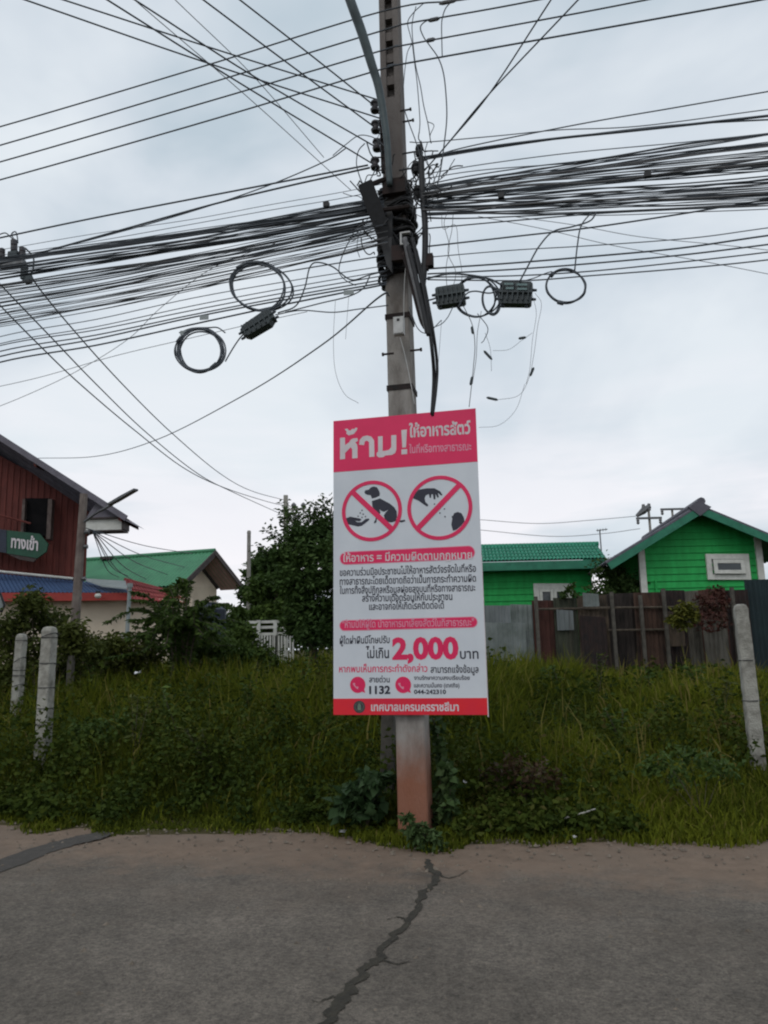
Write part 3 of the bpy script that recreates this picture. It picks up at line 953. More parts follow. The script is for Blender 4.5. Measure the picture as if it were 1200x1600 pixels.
mb.box(c - SV * 0.06 - PX * 0.05, 0.10, 0.05, 0.035, PX, PY, SV)
obj('case', mb, M['rust'], bx)

# turns of cable wound round the pole, and loose tangle
r = random.Random(41)
for k in range(46):
    py = r.uniform(276, 412)
    hh = (onp(618, py, -0.12).z - POLE.z)
    c = paxis(hh)
    rad = PW(hh) / 2 + r.uniform(0.015, 0.07)
    tilt = r.uniform(-0.10, 0.10)
    pts = []
    for i in range(15):
        an = 2 * math.pi * i / 14 + r.uniform(-0.05, 0.05)
        q = rad * (1 + 0.16 * math.cos(4 * an + math.pi)) * 1.1
        pts.append(c + PX * (math.cos(an) * q) + PY * (math.sin(an) * q) + SV * (tilt * math.cos(an) + r.uniform(-0.012, 0.012)))
    cable('wound_cable', 'turn of black cable wound round the crowded middle of the pole', 'cable', pts, r.uniform(0.008, 0.02), 'black', 'turns of cable round the pole', n=6, seg=3)
for k in range(80):
    side = r.random()
    if side < 0.3:
        x0, y0, sx, sy = 582, 330, 22, 50
    else:
        x0, y0, sx, sy = 660, 296, 26, 48
    pts = []
    x, y, o_ = r.gauss(x0, sx * 0.5), r.gauss(y0, sy * 0.6), r.uniform(-0.22, -0.02)
    dx_, dy_ = r.uniform(-1, 1), r.uniform(-1, 1)
    for i in range(6):
        pts.append(onp(x, y, o_))
        dx_ = dx_ * 0.75 + r.uniform(-0.9, 0.9)
        dy_ = dy_ * 0.75 + r.uniform(-0.9, 0.9)
        x += dx_ * 7
        y = max(y + dy_ * 8, 236)
        o_ += r.uniform(-0.03, 0.03)
    cable('loose_wire', 'short loose end in the black tangle of wires hugging the pole', 'wire', pts, r.uniform(0.003, 0.0065), 'black', 'loose wire ends tangled at the pole', n=5, seg=4)
loops = [([(520, 243), (540, 226), (560, 212), (578, 213), (590, 219), (600, 228)], 0.004, 'arched jumper wire left of the third insulator'),
         ([(570, 224), (560, 236), (557, 256), (562, 276), (568, 290)], 0.005, 'curved jumper wire dropping from the third insulator to the crossarm'),
         ([(573, 222), (578, 238), (583, 246)], 0.006, 'short jumper wire between the two lower insulators'),
         ([(588, 262), (580, 278), (572, 292)], 0.005, 'short jumper wire from the bottom insulator to the crossarm'),
         ([(590, 188), (594, 205), (590, 218), (597, 240)], 0.003, 'thin jumper wire running along the insulator rack'),
         ([(560, 362), (545, 378), (533, 405), (530, 425), (540, 438), (556, 446)], 0.0045, 'looped jumper wire hanging below the crossarm'),
         ([(568, 352), (560, 370), (558, 388), (562, 402)], 0.0032, 'thin hooked wire under the crossarm')]
for pts, r_, txt in loops:
    cable('jumper_wire', txt, 'wire', exl(pts, -0.12), r_, 'cable')
ups = [([(662, 5), (646, 20), (637, 35), (641, 55), (644, 68), (648, 100), (652, 132), (656, 186), (655, 208)], 0.0042, 'wavy thin wire nearest the pole top on the right'),
       ([(650, 10), (645, 30), (644, 50), (649, 99), (657, 135), (662, 165), (669, 195), (673, 223)], 0.0042, 'thin wire slanting down from the second power line'),
       ([(686, 30), (668, 32), (657, 42), (662, 58), (672, 72), (685, 91), (693, 115), (697, 150), (698, 186), (694, 225), (689, 262), (683, 292)], 0.0055, 'wire looping from a splice and curving down far right of the pole'),
       ([(708, 0), (697, 12), (692, 25), (690, 41), (691, 90)], 0.005, 'short wire dropping from the uppermost splice'),
       ([(644, 68), (638, 78), (635, 90), (632, 115), (630, 140)], 0.004, 'short wire hugging the right edge of the pole top'),
       ([(632, 172), (640, 195), (650, 222), (656, 245), (655, 275)], 0.0045, 'wire running down from the right bolt of the pole'),
       ([(668, 190), (678, 196), (672, 212), (674, 224)], 0.0035, 'small hooked wire end right of the pole'),
       ([(655, 206), (654, 216), (658, 230), (660, 290)], 0.005, 'straight tail wire joining the tangle right of the pole'),
       ([(690, 258), (670, 300), (662, 330)], 0.004, 'wire angling into the right tangle from above'),
       ([(668, 222), (664, 240), (670, 262), (672, 300)], 0.004, 'kinked wire entering the tangle beside the thick lead')]
for pts, r_, txt in ups:
    cable('jumper_wire', txt, 'wire', exl(pts, -0.14), r_, 'cable')
# splice sleeves on the power lines
for (x, y, dx, dy, txt) in ((700, 3, 14, -3, 'uppermost'), (678, 30.5, 9, -2, 'second'), (673, 62.5, 7, -1.5, 'third')):
    mb = MB().tube([onp(x - dx, y - dy, -0.21), onp(x - dx * 0.6, y - dy * 0.6, -0.21), onp(x + dx * 0.6, y + dy * 0.6, -0.21), onp(x + dx, y + dy, -0.21)], [0.008, 0.017, 0.017, 0.008], 8)
    tag(obj('splice_sleeve', mb, M['greycable'], origin=onp(x, y, -0.21)), 'grey splice sleeve on the ' + txt + ' power line right of the pole', 'splice', 'splice sleeves on the power lines')
# cable coils
def coil(name, label, cx, cy, rx, ry, turns, spread, r_, off, tilt=0.0, seed=1, gap=None):
    rr = random.Random(seed)
    root = thing(name, label, 'cable coil', onp(cx, cy, off))
    for k in range(turns):
        pts = []
        ox, oy = rr.uniform(-spread, spread), rr.uniform(-spread, spread) * 0.5
        sx, sy = rx * (1 + rr.uniform(-0.09, 0.09)), ry * (1 + rr.uniform(-0.06, 0.06))
        for i in range(25):
            a_ = 2 * math.pi * i / 24
            wv = 1 + 0.035 * math.sin(2 * a_ + k * 1.7) + 0.02 * math.sin(3 * a_ + k)
            x = cx + ox * (0.4 + 0.6 * max(0, math.cos(a_))) + wv * sx * math.cos(a_) * math.cos(tilt) - sy * math.sin(a_) * math.sin(tilt)
            y = cy + oy + sx * math.cos(a_) * math.sin(tilt) + sy * math.sin(a_) * math.cos(tilt)
            pts.append(onp(x, y, off + rr.uniform(-0.012, 0.012)))
        pts[-1] = pts[0]
        obj('turn', MB().tube(spline(pts, 3), r_, 6, cap=False), M['cable'], root, smoothed=True)
    return root
def ties(root, pts, off):
    for (x0, y0, x1, y1) in pts:
        obj('cable_tie', MB().tube([onp(x0, y0, off), onp((x0 + x1) / 2, (y0 + y1) / 2, off - 0.01), onp(x1, y1, off)], 0.018, 7), M['cable'], root)
c1 = coil('cable_coil', 'larger loose cable coil hung on the left cables above the splice closure', 406, 448, 44, 37, 6, 5, 0.0075, -0.2, 0.25, 3)
ties(c1, [(370, 419, 386, 411), (386, 411, 404, 410)], -0.2)
c2 = coil('cable_coil', 'tight thick cable coil hanging lowest on the left', 313, 548, 35, 33, 8, 3, 0.007, -0.2, 0.0, 4)
ties(c2, [(277, 535, 283, 527), (330, 575, 338, 568)], -0.2)
c3 = coil('cable_coil', 'single thin ring of cable hanging alone on the right', 884, 447, 30.5, 26, 3, 1, 0.0065, -0.16, 0.1, 6)
ties(c3, [(860, 432, 864, 427), (872, 472, 880, 474)], -0.16)
c4 = coil('cable_coil', 'open cable coil between the two black closure boxes', 745, 463, 33, 30, 3, 4, 0.007, -0.12, 0.1, 8)
c5 = coil('cable_coil', 'small narrow cable coil tucked against the right closure box', 768, 470, 14, 22, 3, 3, 0.007, -0.17, -0.15, 9)
# closures
def closure(label, px, py, wd, ht, ang, off, ribs=True, domed=False):
    c = onp(px, py, off)
    root = thing('splice_closure', label, 'splice closure', c)
    k = (c - CP).dot(CM @ V((0, 0, -1))) / FPX
    ax = U * math.cos(ang) - UP * math.sin(ang)
    az = U * math.sin(ang) + UP * math.cos(ang)
    w_, h_ = wd * k, ht * k
    mb = MB()
    if domed:
        out = [(-0.5, -0.18), (-0.40, -0.42), (0.3, -0.48), (0.42, -0.3), (0.5, -0.3), (0.5, 0.3), (0.42, 0.42), (0.3, 0.48), (-0.36, 0.42), (-0.5, 0.2)]
        mb.prism([c + ax * (a * w_) + az * (b * h_) - W * 0.05 for a, b in out], W * 0.10)
    else:
        out = [(-0.5, -0.42), (-0.44, -0.5), (0.44, -0.5), (0.5, -0.42), (0.5, 0.42), (0.44, 0.5), (-0.44, 0.5), (-0.5, 0.42)]
        mb.prism([c + ax * (a * w_) + az * (b * h_) - W * 0.04 for a, b in out], W * 0.09)
    obj('body', mb, M['closure'], root)
    mb = MB()
    n_ = 6
    for i in range(n_):
        x = -0.40 + 0.8 * i / (n_ - 1)
        mb.box(c + ax * (x * w_) - W * 0.055, w_ * 0.035, 0.02, h_ * 0.78, ax, W, az)
    mb.box(c - W * 0.052, w_ * 1.02, 0.018, h_ * 0.09, ax, W, az)
    obj('rib', mb, M['closure'], root)
    for s_, b in ((-0.36, -1), (0.36, -1)) if not domed else ((0.42, 1), (0.28, 1)):
        q = c + ax * (s_ * w_) + az * (b * h_ * 0.53)
        obj('latch', MB().box(q, w_ * 0.09, 0.03, h_ * 0.12, ax, W, az), M['cable'], root)
    for s_ in (-1, 1):
        for j in (-0.22, 0.2):
            q = c + ax * (s_ * w_ * 0.5) + az * (j * h_)
            obj('cable_gland', MB().tube([q, q + ax * (s_ * 0.035)], [0.014, 0.010], 8), M['cable'], root)
    return root
closure('black domed splice closure slanting under the larger left coil', 404, 508, 56, 24, R(-27), -0.2, domed=True)
closure('plain black closure box hanging close to the right of the pole', 704, 463, 45, 31, R(-2), -0.14)
cb = closure('black closure box with pale printed stickers, tilted beside the lone ring', 806, 460, 50, 36, R(8), -0.14)
c = WL[cb]
k_ = (c - CP).dot(CM @ V((0, 0, -1))) / FPX
ax, az = U * math.cos(R(8)) - UP * math.sin(R(8)), U * math.sin(R(8)) + UP * math.cos(R(8))
for (x, y, ww) in ((-11, 11, 14), (9, 10, 16), (-9, 4, 12), (10, 3, 15)):
    obj('sticker', MB().box(c + ax * (x * k_) + az * (y * k_) - W * 0.069, ww * k_, 0.003, 3.4 * k_, ax, W, az), mat('faded_sticker', (0.16, 0.24, 0.24), (0.10, 0.16, 0.16), 0.5, 60), cb)
hang = [([(392, 510), (376, 527), (366, 541), (357, 556), (352, 565)], 0.006, 'short cable joining the domed closure to the lowest left coil'),
        ([(352, 520), (340, 512), (325, 512), (300, 513), (280, 520)], 0.006, 'cable along the top of the lowest left coil'),
        ([(924, 332), (908, 353), (902, 385), (898, 422)], 0.006, 'cable dropping from the bundle straight to the lone ring'),
        ([(932, 331), (922, 345), (895, 354), (864, 362), (843, 384), (828, 410), (812, 440)], 0.007, 'cable arching from the bundle down to the stickered closure box'),
        ([(862, 424), (850, 428), (836, 434), (822, 438)], 0.0042, 'short cable between the lone ring and the stickered closure box'),
        ([(664, 436), (700, 428), (735, 430), (765, 436), (785, 446)], 0.008, 'cable arching over the open coil between the closure boxes'),
        ([(716, 480), (728, 460), (742, 455), (765, 458), (784, 452)], 0.007, 'cable threading through the open coil'),
        ([(666, 470), (680, 466), (690, 458)], 0.007, 'short cable between the pole and the plain closure box'),
        ([(708, 479), (700, 495), (690, 506), (676, 512)], 0.004, 'thin cable drooping under the plain closure box to the pole'),
        ([(640, 480), (652, 512), (668, 520), (690, 500)], 0.004, 'thin cable looping across the foot of the slanting leads')]
for pts, r_, txt in hang:
    cable('patch_cable', txt, 'cable', exl(pts, -0.19), r_, 'cable')
# tags clipped to cables
for (x, y, txt, s_) in ((545, 457, 'small grey tag clipped to a cable close to the pole', 16), (319, 496, 'small grey tag clipped above the lowest left coil', 15), (288, 520, 'small grey tag touching the lowest left coil', 14)):
    k_ = 6.6 / FPX
    tag(obj('cable_tag', MB().box(onp(x, y, -0.2), s_ * k_, 0.006, 7.5 * k_, (U - UP * 0.04).normalized(), W, UP), M['grey_sheet'], origin=onp(x, y, -0.2)), txt, 'tag', 'grey tags on the left cables')
# fibres and thin wires dangling
dang = [([(724, 478), (738, 508), (742, 540), (740, 570), (737, 600), (733, 636)], 0.0032, 'greycable', 'long dangling wire that reaches down to the top corner of the notice'),
        ([(752, 486), (746, 520), (744, 560), (738, 600)], 0.0024, 'greycable', 'thin dangling wire behind the long one right of the pole'),
        ([(746, 490), (762, 512), (757, 530), (752, 536)], 0.0035, 'cable', 'short bent dangling wire below the open coil'),
        ([(758, 520), (766, 545), (768, 580)], 0.0016, 'greycable', 'fine dangling fibre with a dark tip below the open coil'),
        ([(836, 458), (846, 475), (840, 510), (834, 555), (826, 592), (810, 618), (775, 625)], 0.0017, 'greycable', 'fine fibre bowing far out below the stickered closure box'),
        ([(832, 462), (838, 490), (832, 530), (828, 575), (822, 600)], 0.0016, 'greycable', 'fine fibre hanging inside the bowed one'),
        ([(820, 600), (806, 640), (780, 664), (748, 668)], 0.0015, 'greycable', 'finest fibre curling toward the right edge of the notice'),
        ([(770, 548), (795, 546), (815, 532), (832, 520)], 0.0015, 'greycable', 'fine fibre swinging level right of the open coil'),
        ([(524, 470), (521, 530), (524, 580), (538, 615), (560, 630)], 0.0018, 'greycable', 'fine fibre hanging left of the pole and curling at its end'),
        ([(545, 462), (542, 500), (540, 530)], 0.0016, 'greycable', 'short fine fibre hanging from the tag close to the pole'),
        ([(700, 330), (694, 350), (702, 385), (697, 420), (700, 470)], 0.0026, 'greycable', 'crinkled thin wire hanging through the spaced cables, left one'),
        ([(708, 335), (706, 360), (700, 395), (712, 425), (706, 455)], 0.0026, 'greycable', 'crinkled thin wire hanging through the spaced cables, middle one'),
        ([(690, 336), (693, 358), (712, 352), (716, 390), (722, 430), (716, 455)], 0.0022, 'greycable', 'crinkled thin wire hanging through the spaced cables, right one'),
        ([(690, 500), (687, 540), (684, 580)], 0.0016, 'greycable', 'fine fibre hanging between the plain closure box and the leads')]
for pts, r_, m_, txt in dang:
    cable('dangling_wire', txt, 'wire', exl(pts, -0.16), r_, m_)
for (x0, y0, x1, y1, txt) in ((737, 510, 739, 522, 'dark connector halfway down the long dangling wire'), (738, 588, 735, 602, 'dark connector low on the long dangling wire'), (756, 548, 769, 562, 'dark slanting connector on the fine dangling fibre'),
                              (760, 621, 778, 625, 'dark level connector at the end of the bowed fibre'), (828, 588, 834, 574, 'dark upright connector on the inner fibre'), (810, 529, 822, 527, 'dark level connector on the swinging fibre')):
    a, b = onp(x0, y0, -0.16), onp(x1, y1, -0.16)
    tag(obj('connector', MB().tube([a, a.lerp(b, 0.15), a.lerp(b, 0.85), b], [0.004, 0.011, 0.011, 0.004], 7), M['closure'], origin=a), txt, 'connector', 'connectors on the dangling wires')
for (x, y, txt) in ((1012, 273, 'small dark clamp standing proud of the right bundle'), (783, 306, 'small dark clamp on the right bundle nearer the pole'), (510, 320, 'small dark clamp on the left bundle')):
    tag(obj('cable_clamp', MB().box(onp(x, y, -0.17), 0.05, 0.04, 0.045), M['black'], origin=onp(x, y, -0.17)), txt, 'clamp', 'clamps on the bundles')

# ------------------------------------------------------------------ the notice
sign = thing('notice_board', 'red and white Thai notice board with two crossed-circle pictograms fixed to the concrete pole', 'notice board', SO + SU * 0.6)
def sp2(px, py):
    d = ray(px, py)
    k = (SO - CP).dot(SN) / d.dot(SN)
    q = CP + d * k - SO
    return q.dot(SU), q.dot(SV)
def S(s, t, n=0.0):
    return SO + SU * s + SV * t + SN * n
def Sp(px, py, n=0.0):
    return S(*sp2(px, py), n)
SWID, SHGT = 1.2, 2.4
mb = MB()
# board sheet with a slight ripple
NX, NY = 12, 24
vs, fs = [], []
mb.hexa([S(0, 0, -0.014), S(SWID, 0, -0.014), S(SWID, 0, -0.0006), S(0, 0, -0.0006)][0:4], [S(0, SHGT, -0.014), S(SWID, SHGT, -0.014), S(SWID, SHGT, -0.0006), S(0, SHGT, -0.0006)])
panel = obj('panel', mb, M['print_white'], sign)
mb = MB()
for x in (0.03, SWID - 0.03):
    mb.box(S(x, SHGT / 2, -0.0285), 0.03, 0.028, SHGT - 0.02, SU, SN, SV)
for y in (0.04, SHGT * 0.5, SHGT - 0.04):
    mb.box(S(SWID / 2, y, -0.0285), SWID - 0.10, 0.026, 0.03, SU, SN, SV)
obj('frame', mb, M['steel'], sign)
mb = MB()
mb.hexa([S(SWID - 0.001, -0.012, -0.013), S(SWID + 0.007, -0.016, -0.013), S(SWID + 0.007, -0.016, 0.0), S(SWID - 0.001, -0.012, 0.0)], [S(SWID + 0.0005, SHGT * 0.5, -0.013), S(SWID + 0.003, SHGT * 0.5, -0.013), S(SWID + 0.003, SHGT * 0.5, 0.0), S(SWID + 0.0005, SHGT * 0.5, 0.0)])
obj('edging', mb, M['print_letter'], sign)
def slab(pts, n0, n1):
    return MB().prism([S(a, b, n0) for a, b in pts], SN * (n1 - n0))
hb = sp2(521, 738)[1]
fb = sp2(640, 1091)[1]
header = obj('header_band', slab([(0, hb), (SWID, hb), (SWID, SHGT), (0, SHGT)], -0.0003, 0.0012), M['print_red'], sign)
footer = obj('footer_band', slab([(0, 0), (SWID, 0), (SWID, fb), (0, fb)], -0.0003, 0.0012), M['print_scarlet'], sign)
def pill(x0, y0, x1, y1, n=10):
    r_ = (y1 - y0) / 2
    pts = []
    for i in range(n + 1):
        a_ = -math.pi / 2 + math.pi * i / n
        pts.append((x1 - r_ + r_ * math.cos(a_), (y0 + y1) / 2 + r_ * math.sin(a_)))
    for i in range(n + 1):
        a_ = math.pi / 2 + math.pi * i / n
        pts.append((x0 + r_ + r_ * math.cos(a_), (y0 + y1) / 2 + r_ * math.sin(a_)))
    return pts
def text_mb(body, bl, br, hgt, n, bold=0.012, italic=0.0, box=None):
    """lettering fitted between two baseline points (board coordinates); hgt = height of a plain consonant"""
    cu = bpy.data.curves.new('lettering', 'FONT')
    cu.body = body
    cu.offset = bold
    cu.resolution_u = 3
    to = bpy.data.objects.new('lettering', cu)
    col.objects.link(to)
    dg = bpy.context.evaluated_depsgraph_get()
    me = to.evaluated_get(dg).to_mesh()
    co = np.array([tuple(v.co)[:2] for v in me.vertices])
    faces = [tuple(p.vertices) for p in me.polygons]
    to.evaluated_get(dg).to_mesh_clear()
    bpy.data.objects.remove(to)
    bpy.data.curves.remove(cu)
    x0, x1 = co[:, 0].min(), co[:, 0].max()
    ys = hgt / 0.565
    if box:                                    # lone mark: stretched into a box
        y0, y1 = co[:, 1].min(), co[:, 1].max()
        ys = 1.0
        co[:, 1] = box[0] + (co[:, 1] - y0) / (y1 - y0) * (box[1] - box[0])
    mb_ = MB()
    vs_ = []
    for x, y in co:
        f_ = (x - x0) / (x1 - x0)
        vs_.append(S(bl[0] + (br[0] - bl[0]) * f_ + italic * y * ys, bl[1] + (br[1] - bl[1]) * f_ + y * ys, n))
    return mb_.add(vs_, faces)
def letter(body, p0, p1, hpx, m, parent, n=0.0024, bold=0.012):
    a_, b_ = sp2(*p0), sp2(*p1)
    hgt = sp2(p0[0], p0[1] - hpx)[1] - a_[1]
    return obj('lettering', text_mb(body, a_, b_, hgt, n, bold), m, parent)
PL = M['print_letter']
def crop2(pts):
    return [sp2(520 + x / 4.898, 640 + y / 4.898) for x, y in pts]
for polys in ([[(57, 217), (95, 214), (96, 272), (128, 250), (140, 230), (158, 221), (191, 218), (194, 240), (174, 250), (187, 268), (191, 292), (191, 371), (150, 374), (150, 304), (139, 288), (96, 332), (96, 378), (57, 382)]],
              [[(203, 268), (208, 232), (232, 206), (264, 198), (296, 207), (318, 236), (321, 360), (281, 363), (279, 250), (263, 237), (246, 245), (241, 272)]],
              [[(348, 206), (383, 203), (383, 316), (404, 315), (432, 308), (449, 288), (449, 197), (488, 194), (488, 306), (479, 332), (455, 346), (402, 352), (388, 364), (352, 366), (337, 352), (337, 332), (349, 322)]],
              [[(526, 157), (569, 152), (562, 289), (534, 291)], [(527, 305), (571, 302), (571, 340), (527, 343)]],
              [[(92, 150), (116, 146), (124, 160), (138, 160), (152, 147), (168, 150), (172, 141), (190, 139), (187, 156), (164, 186), (124, 198), (106, 184), (108, 168)]]):
    mb = MB()
    for pl in polys:
        mb.prism([S(a, b, 0.0013) for a, b in crop2(pl)], SN * 0.0011)
    obj('lettering', mb, PL, header)
letter('ให้อาหารสัตว์', (640, 683), (736, 677), 14.5, PL, header, bold=0.03)
letter('ในที่หรือทางสาธารณะ', (640, 708), (737, 703), 9.5, M['print_pink'], header, bold=0.02)
for (xa, ya, xb, yb, body, ta, tb, hp, lm) in ((532, 882, 741, 853, 'ให้อาหาร = มีความผิดตามกฎหมาย', (536, 878), (738, 873), 9.8, PL),
                                        (531.5, 985, 745, 964, '"ห้ามมิให้ผู้ใด นำอาหารมาเลี้ยงสัตว์ในที่สาธารณะ"', (535, 981), (741, 977.5), 8.8, M['print_pink'])):
    a_, b_ = sp2(xa, ya), sp2(xb, yb)
    rim = obj('banner', slab(pill(a_[0] - 0.006, a_[1] - 0.006, b_[0] + 0.006, b_[1] + 0.006), 0.0, 0.0009), M['print_pink'], sign)
    obj('banner_field', slab(pill(a_[0], a_[1], b_[0], b_[1]), 0.0009, 0.0016), M['print_red'], rim)
    letter(body, ta, tb, hp, lm, rim, 0.0028, bold=0.015)
PD = M['print_dark']
for body, p0, p1, hp in (('ขอความร่วมมือประชาชนไม่ให้อาหารสัตว์จรจัดในที่หรือ', (531, 900), (744, 893), 8.5),
                         ('ทางสาธารณะโดยเด็ดขาดถือว่าเป็นการกระทำความผิด', (531, 914), (744, 908.5), 8.5),
                         ('ในการทิ้งสิ่งปฏิกูลหรือมูลฝอยลงบนที่หรือทางสาธารณะ', (531, 928), (743, 923), 8.5),
                         ('สร้างความเดือดร้อนให้กับประชาชน', (566, 940), (707, 937), 8.5),
                         ('และอาจก่อให้เกิดโรคติดต่อได้', (577, 953), (694, 950.5), 8.5),
                         ('ผู้ใดฝ่าฝืนมีโทษปรับ', (531, 1006), (609, 1004.5), 8.5),
                         ('ไม่เกิน', (572, 1028), (608, 1028), 12.5),
                         ('บาท', (719, 1029), (748, 1029), 12),
                         ('สามารถแจ้งข้อมูล', (673, 1051), (748, 1051), 8.5),
                         ('สายด่วน', (577, 1066), (609, 1066), 7.0),
                         ('งานรักษาความสงบเรียบร้อย', (647, 1062), (734, 1062), 5.0),
                         ('และความมั่นคง (เทศกิจ)', (647, 1074), (718, 1074), 5.2)):
    letter(body, p0, p1, hp, PD, panel, 0.0012, bold=0.016)
letter('1132', (577, 1084), (610, 1083.5), 9.6, PD, panel, 0.0012, bold=0.035)
letter('044-242310', (647, 1084), (697, 1084), 5.2, PD, panel, 0.0012, bold=0.03)
letter('2,000', (613, 1029), (717, 1028), 25.5, M['print_red'], panel, 0.0012, bold=0.045)
letter('หากพบเห็นการกระทำดังกล่าว', (530, 1050.5), (668, 1049.5), 8.5, M['print_red'], panel, 0.0012, bold=0.012)
letter('เทศบาลนครนครราชสีมา', (580, 1110.5), (717, 1110.5), 9.5, PL, footer, 0.0024, bold=0.028)
# crossed circles
def ring_mb(c, r0, r1, n0, n1, n=56):
    mb_ = MB()
    vs_, fs_ = [], []
    for i in range(n):
        a_ = 2 * math.pi * i / n
        for rr, nn in ((r0, n0), (r1, n0), (r1, n1), (r0, n1)):
            vs_.append(S(c[0] + rr * math.cos(a_), c[1] + rr * math.sin(a_), nn))
    for i in range(n):
        j = (i + 1) % n
        for k in range(4):
            k2 = (k + 1) % 4
            fs_.append((i * 4 + k, i * 4 + k2, j * 4 + k2, j * 4 + k))
    return mb_.add(vs_, fs_)
def crop(pts):
    return [sp2(525 + x / 5.3333, 735 + y / 5.3333) for x, y in pts]
def smooth2(pts, n=3):
    q = [V((a, b, 0)) for a, b in pts]
    out = []
    m_ = len(q)
    for i in range(m_):
        a_, b_, c_, d_ = q[i - 1], q[i], q[(i + 1) % m_], q[(i + 2) % m_]
        for k in range(n):
            t = k / n
            p = 0.5 * ((2 * b_) + (c_ - a_) * t * 0.8 + (2 * a_ - 5 * b_ + 4 * c_ - d_) * t * t * 0 + V((0, 0, 0)))
            p = b_.lerp(c_, t)
            out.append((p.x, p.y))
    return out
dog = [[(237, 182), (246, 166), (275, 160), (290, 142), (315, 133), (343, 140), (357, 163), (368, 192), (364, 211), (332, 226), (301, 234), (290, 206), (262, 203), (246, 196)],
       [(300, 255), (368, 233), (400, 250), (450, 276), (488, 308), (507, 340), (510, 390), (502, 404), (540, 416), (575, 411), (579, 424), (546, 433), (502, 421), (466, 433), (430, 429), (406, 400), (400, 375), (415, 350),
        (440, 325), (402, 345), (380, 337), (362, 322), (372, 352), (352, 388), (340, 410), (338, 432), (320, 441), (316, 434), (330, 410), (334, 380), (324, 340), (305, 300)]]
hand1 = [[(68, 405), (120, 385), (165, 394), (204, 401), (214, 413), (196, 424), (160, 419), (178, 431), (215, 431), (246, 405), (274, 400), (280, 411), (250, 436), (216, 461), (186, 468), (130, 455), (68, 440)]]
hand2 = [[(636, 222), (690, 160), (760, 148), (822, 148), (870, 174), (889, 205), (877, 209), (850, 186), (859, 220), (848, 229), (831, 196), (829, 240), (815, 240), (808, 196), (796, 200), (793, 229), (781, 226), (775, 196), (750, 207), (740, 230), (746, 262),
          (772, 288), (762, 301), (735, 285), (690, 252), (640, 230)]]
bird = [[(964, 382), (978, 375), (985, 356), (1015, 345), (1046, 355), (1066, 390), (1072, 424), (1042, 462), (1004, 494), (976, 502), (962, 452), (970, 402)]]
for (cx, cy, R0, txt, s0, s1, pics) in ((581, 798, 0.252, 'crossed circle with a seated dog and an open hand', (128, 170), (478, 500), (('dog_pictogram', dog), ('hand_pictogram', hand1))),
                                  (687, 793, 0.262, 'crossed circle with a dropping hand and a bird', (1032, 118), (682, 484), (('hand_pictogram', hand2), ('bird_pictogram', bird)))):
    c_ = sp2(cx, cy)
    s_ = obj('prohibition_symbol', ring_mb(c_, R0 - 0.030, R0, 0.0001, 0.0030), M['print_red'], sign)
    s_['label'] = txt
    a_, b_ = crop([s0, s1])
    d_ = V((b_[0] - a_[0], b_[1] - a_[1], 0)).normalized()
    nn = V((-d_.y, d_.x, 0)) * 0.0215
    obj('slash', slab([(a_[0] + nn.x, a_[1] + nn.y), (b_[0] + nn.x, b_[1] + nn.y), (b_[0] - nn.x, b_[1] - nn.y), (a_[0] - nn.x, a_[1] - nn.y)], 0.0014, 0.0026), M['print_red'], s_)
    for nm, polys in pics:
        mb = MB()
        for pl in polys:
            mb.prism([S(a, b, 0.0002) for a, b in smooth2(crop(pl))], SN * 0.0008)
        obj(nm, mb, PD, s_)
    mb = MB()
    for (x, y) in ([(218, 333), (203, 355), (228, 365), (185, 382), (218, 392), (247, 385)] if cx < 600 else [(822, 280), (905, 320), (867, 355), (910, 385)]):
        q = crop([(x, y)])[0]
        mb.prism([S(q[0] + 0.0062 * math.cos(i * math.pi / 4), q[1] + 0.0062 * math.sin(i * math.pi / 4), 0.0002) for i in range(8)], SN * 0.0008)
    obj('pellet', mb, PD, s_)
# telephone roundels
for (cx, cy) in ((559, 1070), (630, 1070)):
    c_ = sp2(cx, cy)
    R0 = 0.062
    pts = [(c_[0] + R0 * math.cos(2 * math.pi * i / 32), c_[1] + R0 * math.sin(2 * math.pi * i / 32)) for i in range(32)]
    pts[28] = (c_[0] + R0 * 0.98, c_[1] - R0 * 1.0)
    ic = obj('phone_icon', slab(pts, 0.0002, 0.0012), M['print_red'], sign)
    mb = MB()
    arc = []
    for i in range(9):
        a_ = R(185) + R(75) * i / 8
        arc.append((c_[0] + 0.012 + 0.045 * math.cos(a_), c_[1] + 0.018 + 0.045 * math.sin(a_)))
    wdt = [0.011, 0.012, 0.008, 0.006, 0.006, 0.006, 0.008, 0.012, 0.011]
    outl, inn = [], []
    for i, (x, y) in enumerate(arc):
        a_ = R(185) + R(75) * i / 8
        outl.append((x + wdt[i] * math.cos(a_) * 0.6, y + wdt[i] * math.sin(a_) * 0.6))
        inn.append((x - wdt[i] * math.cos(a_), y - wdt[i] * math.sin(a_)))
    mb.prism([S(a, b, 0.0013) for a, b in outl + inn[::-1]], SN * 0.0008)
    obj('handset', mb, M['print_pink'], ic)
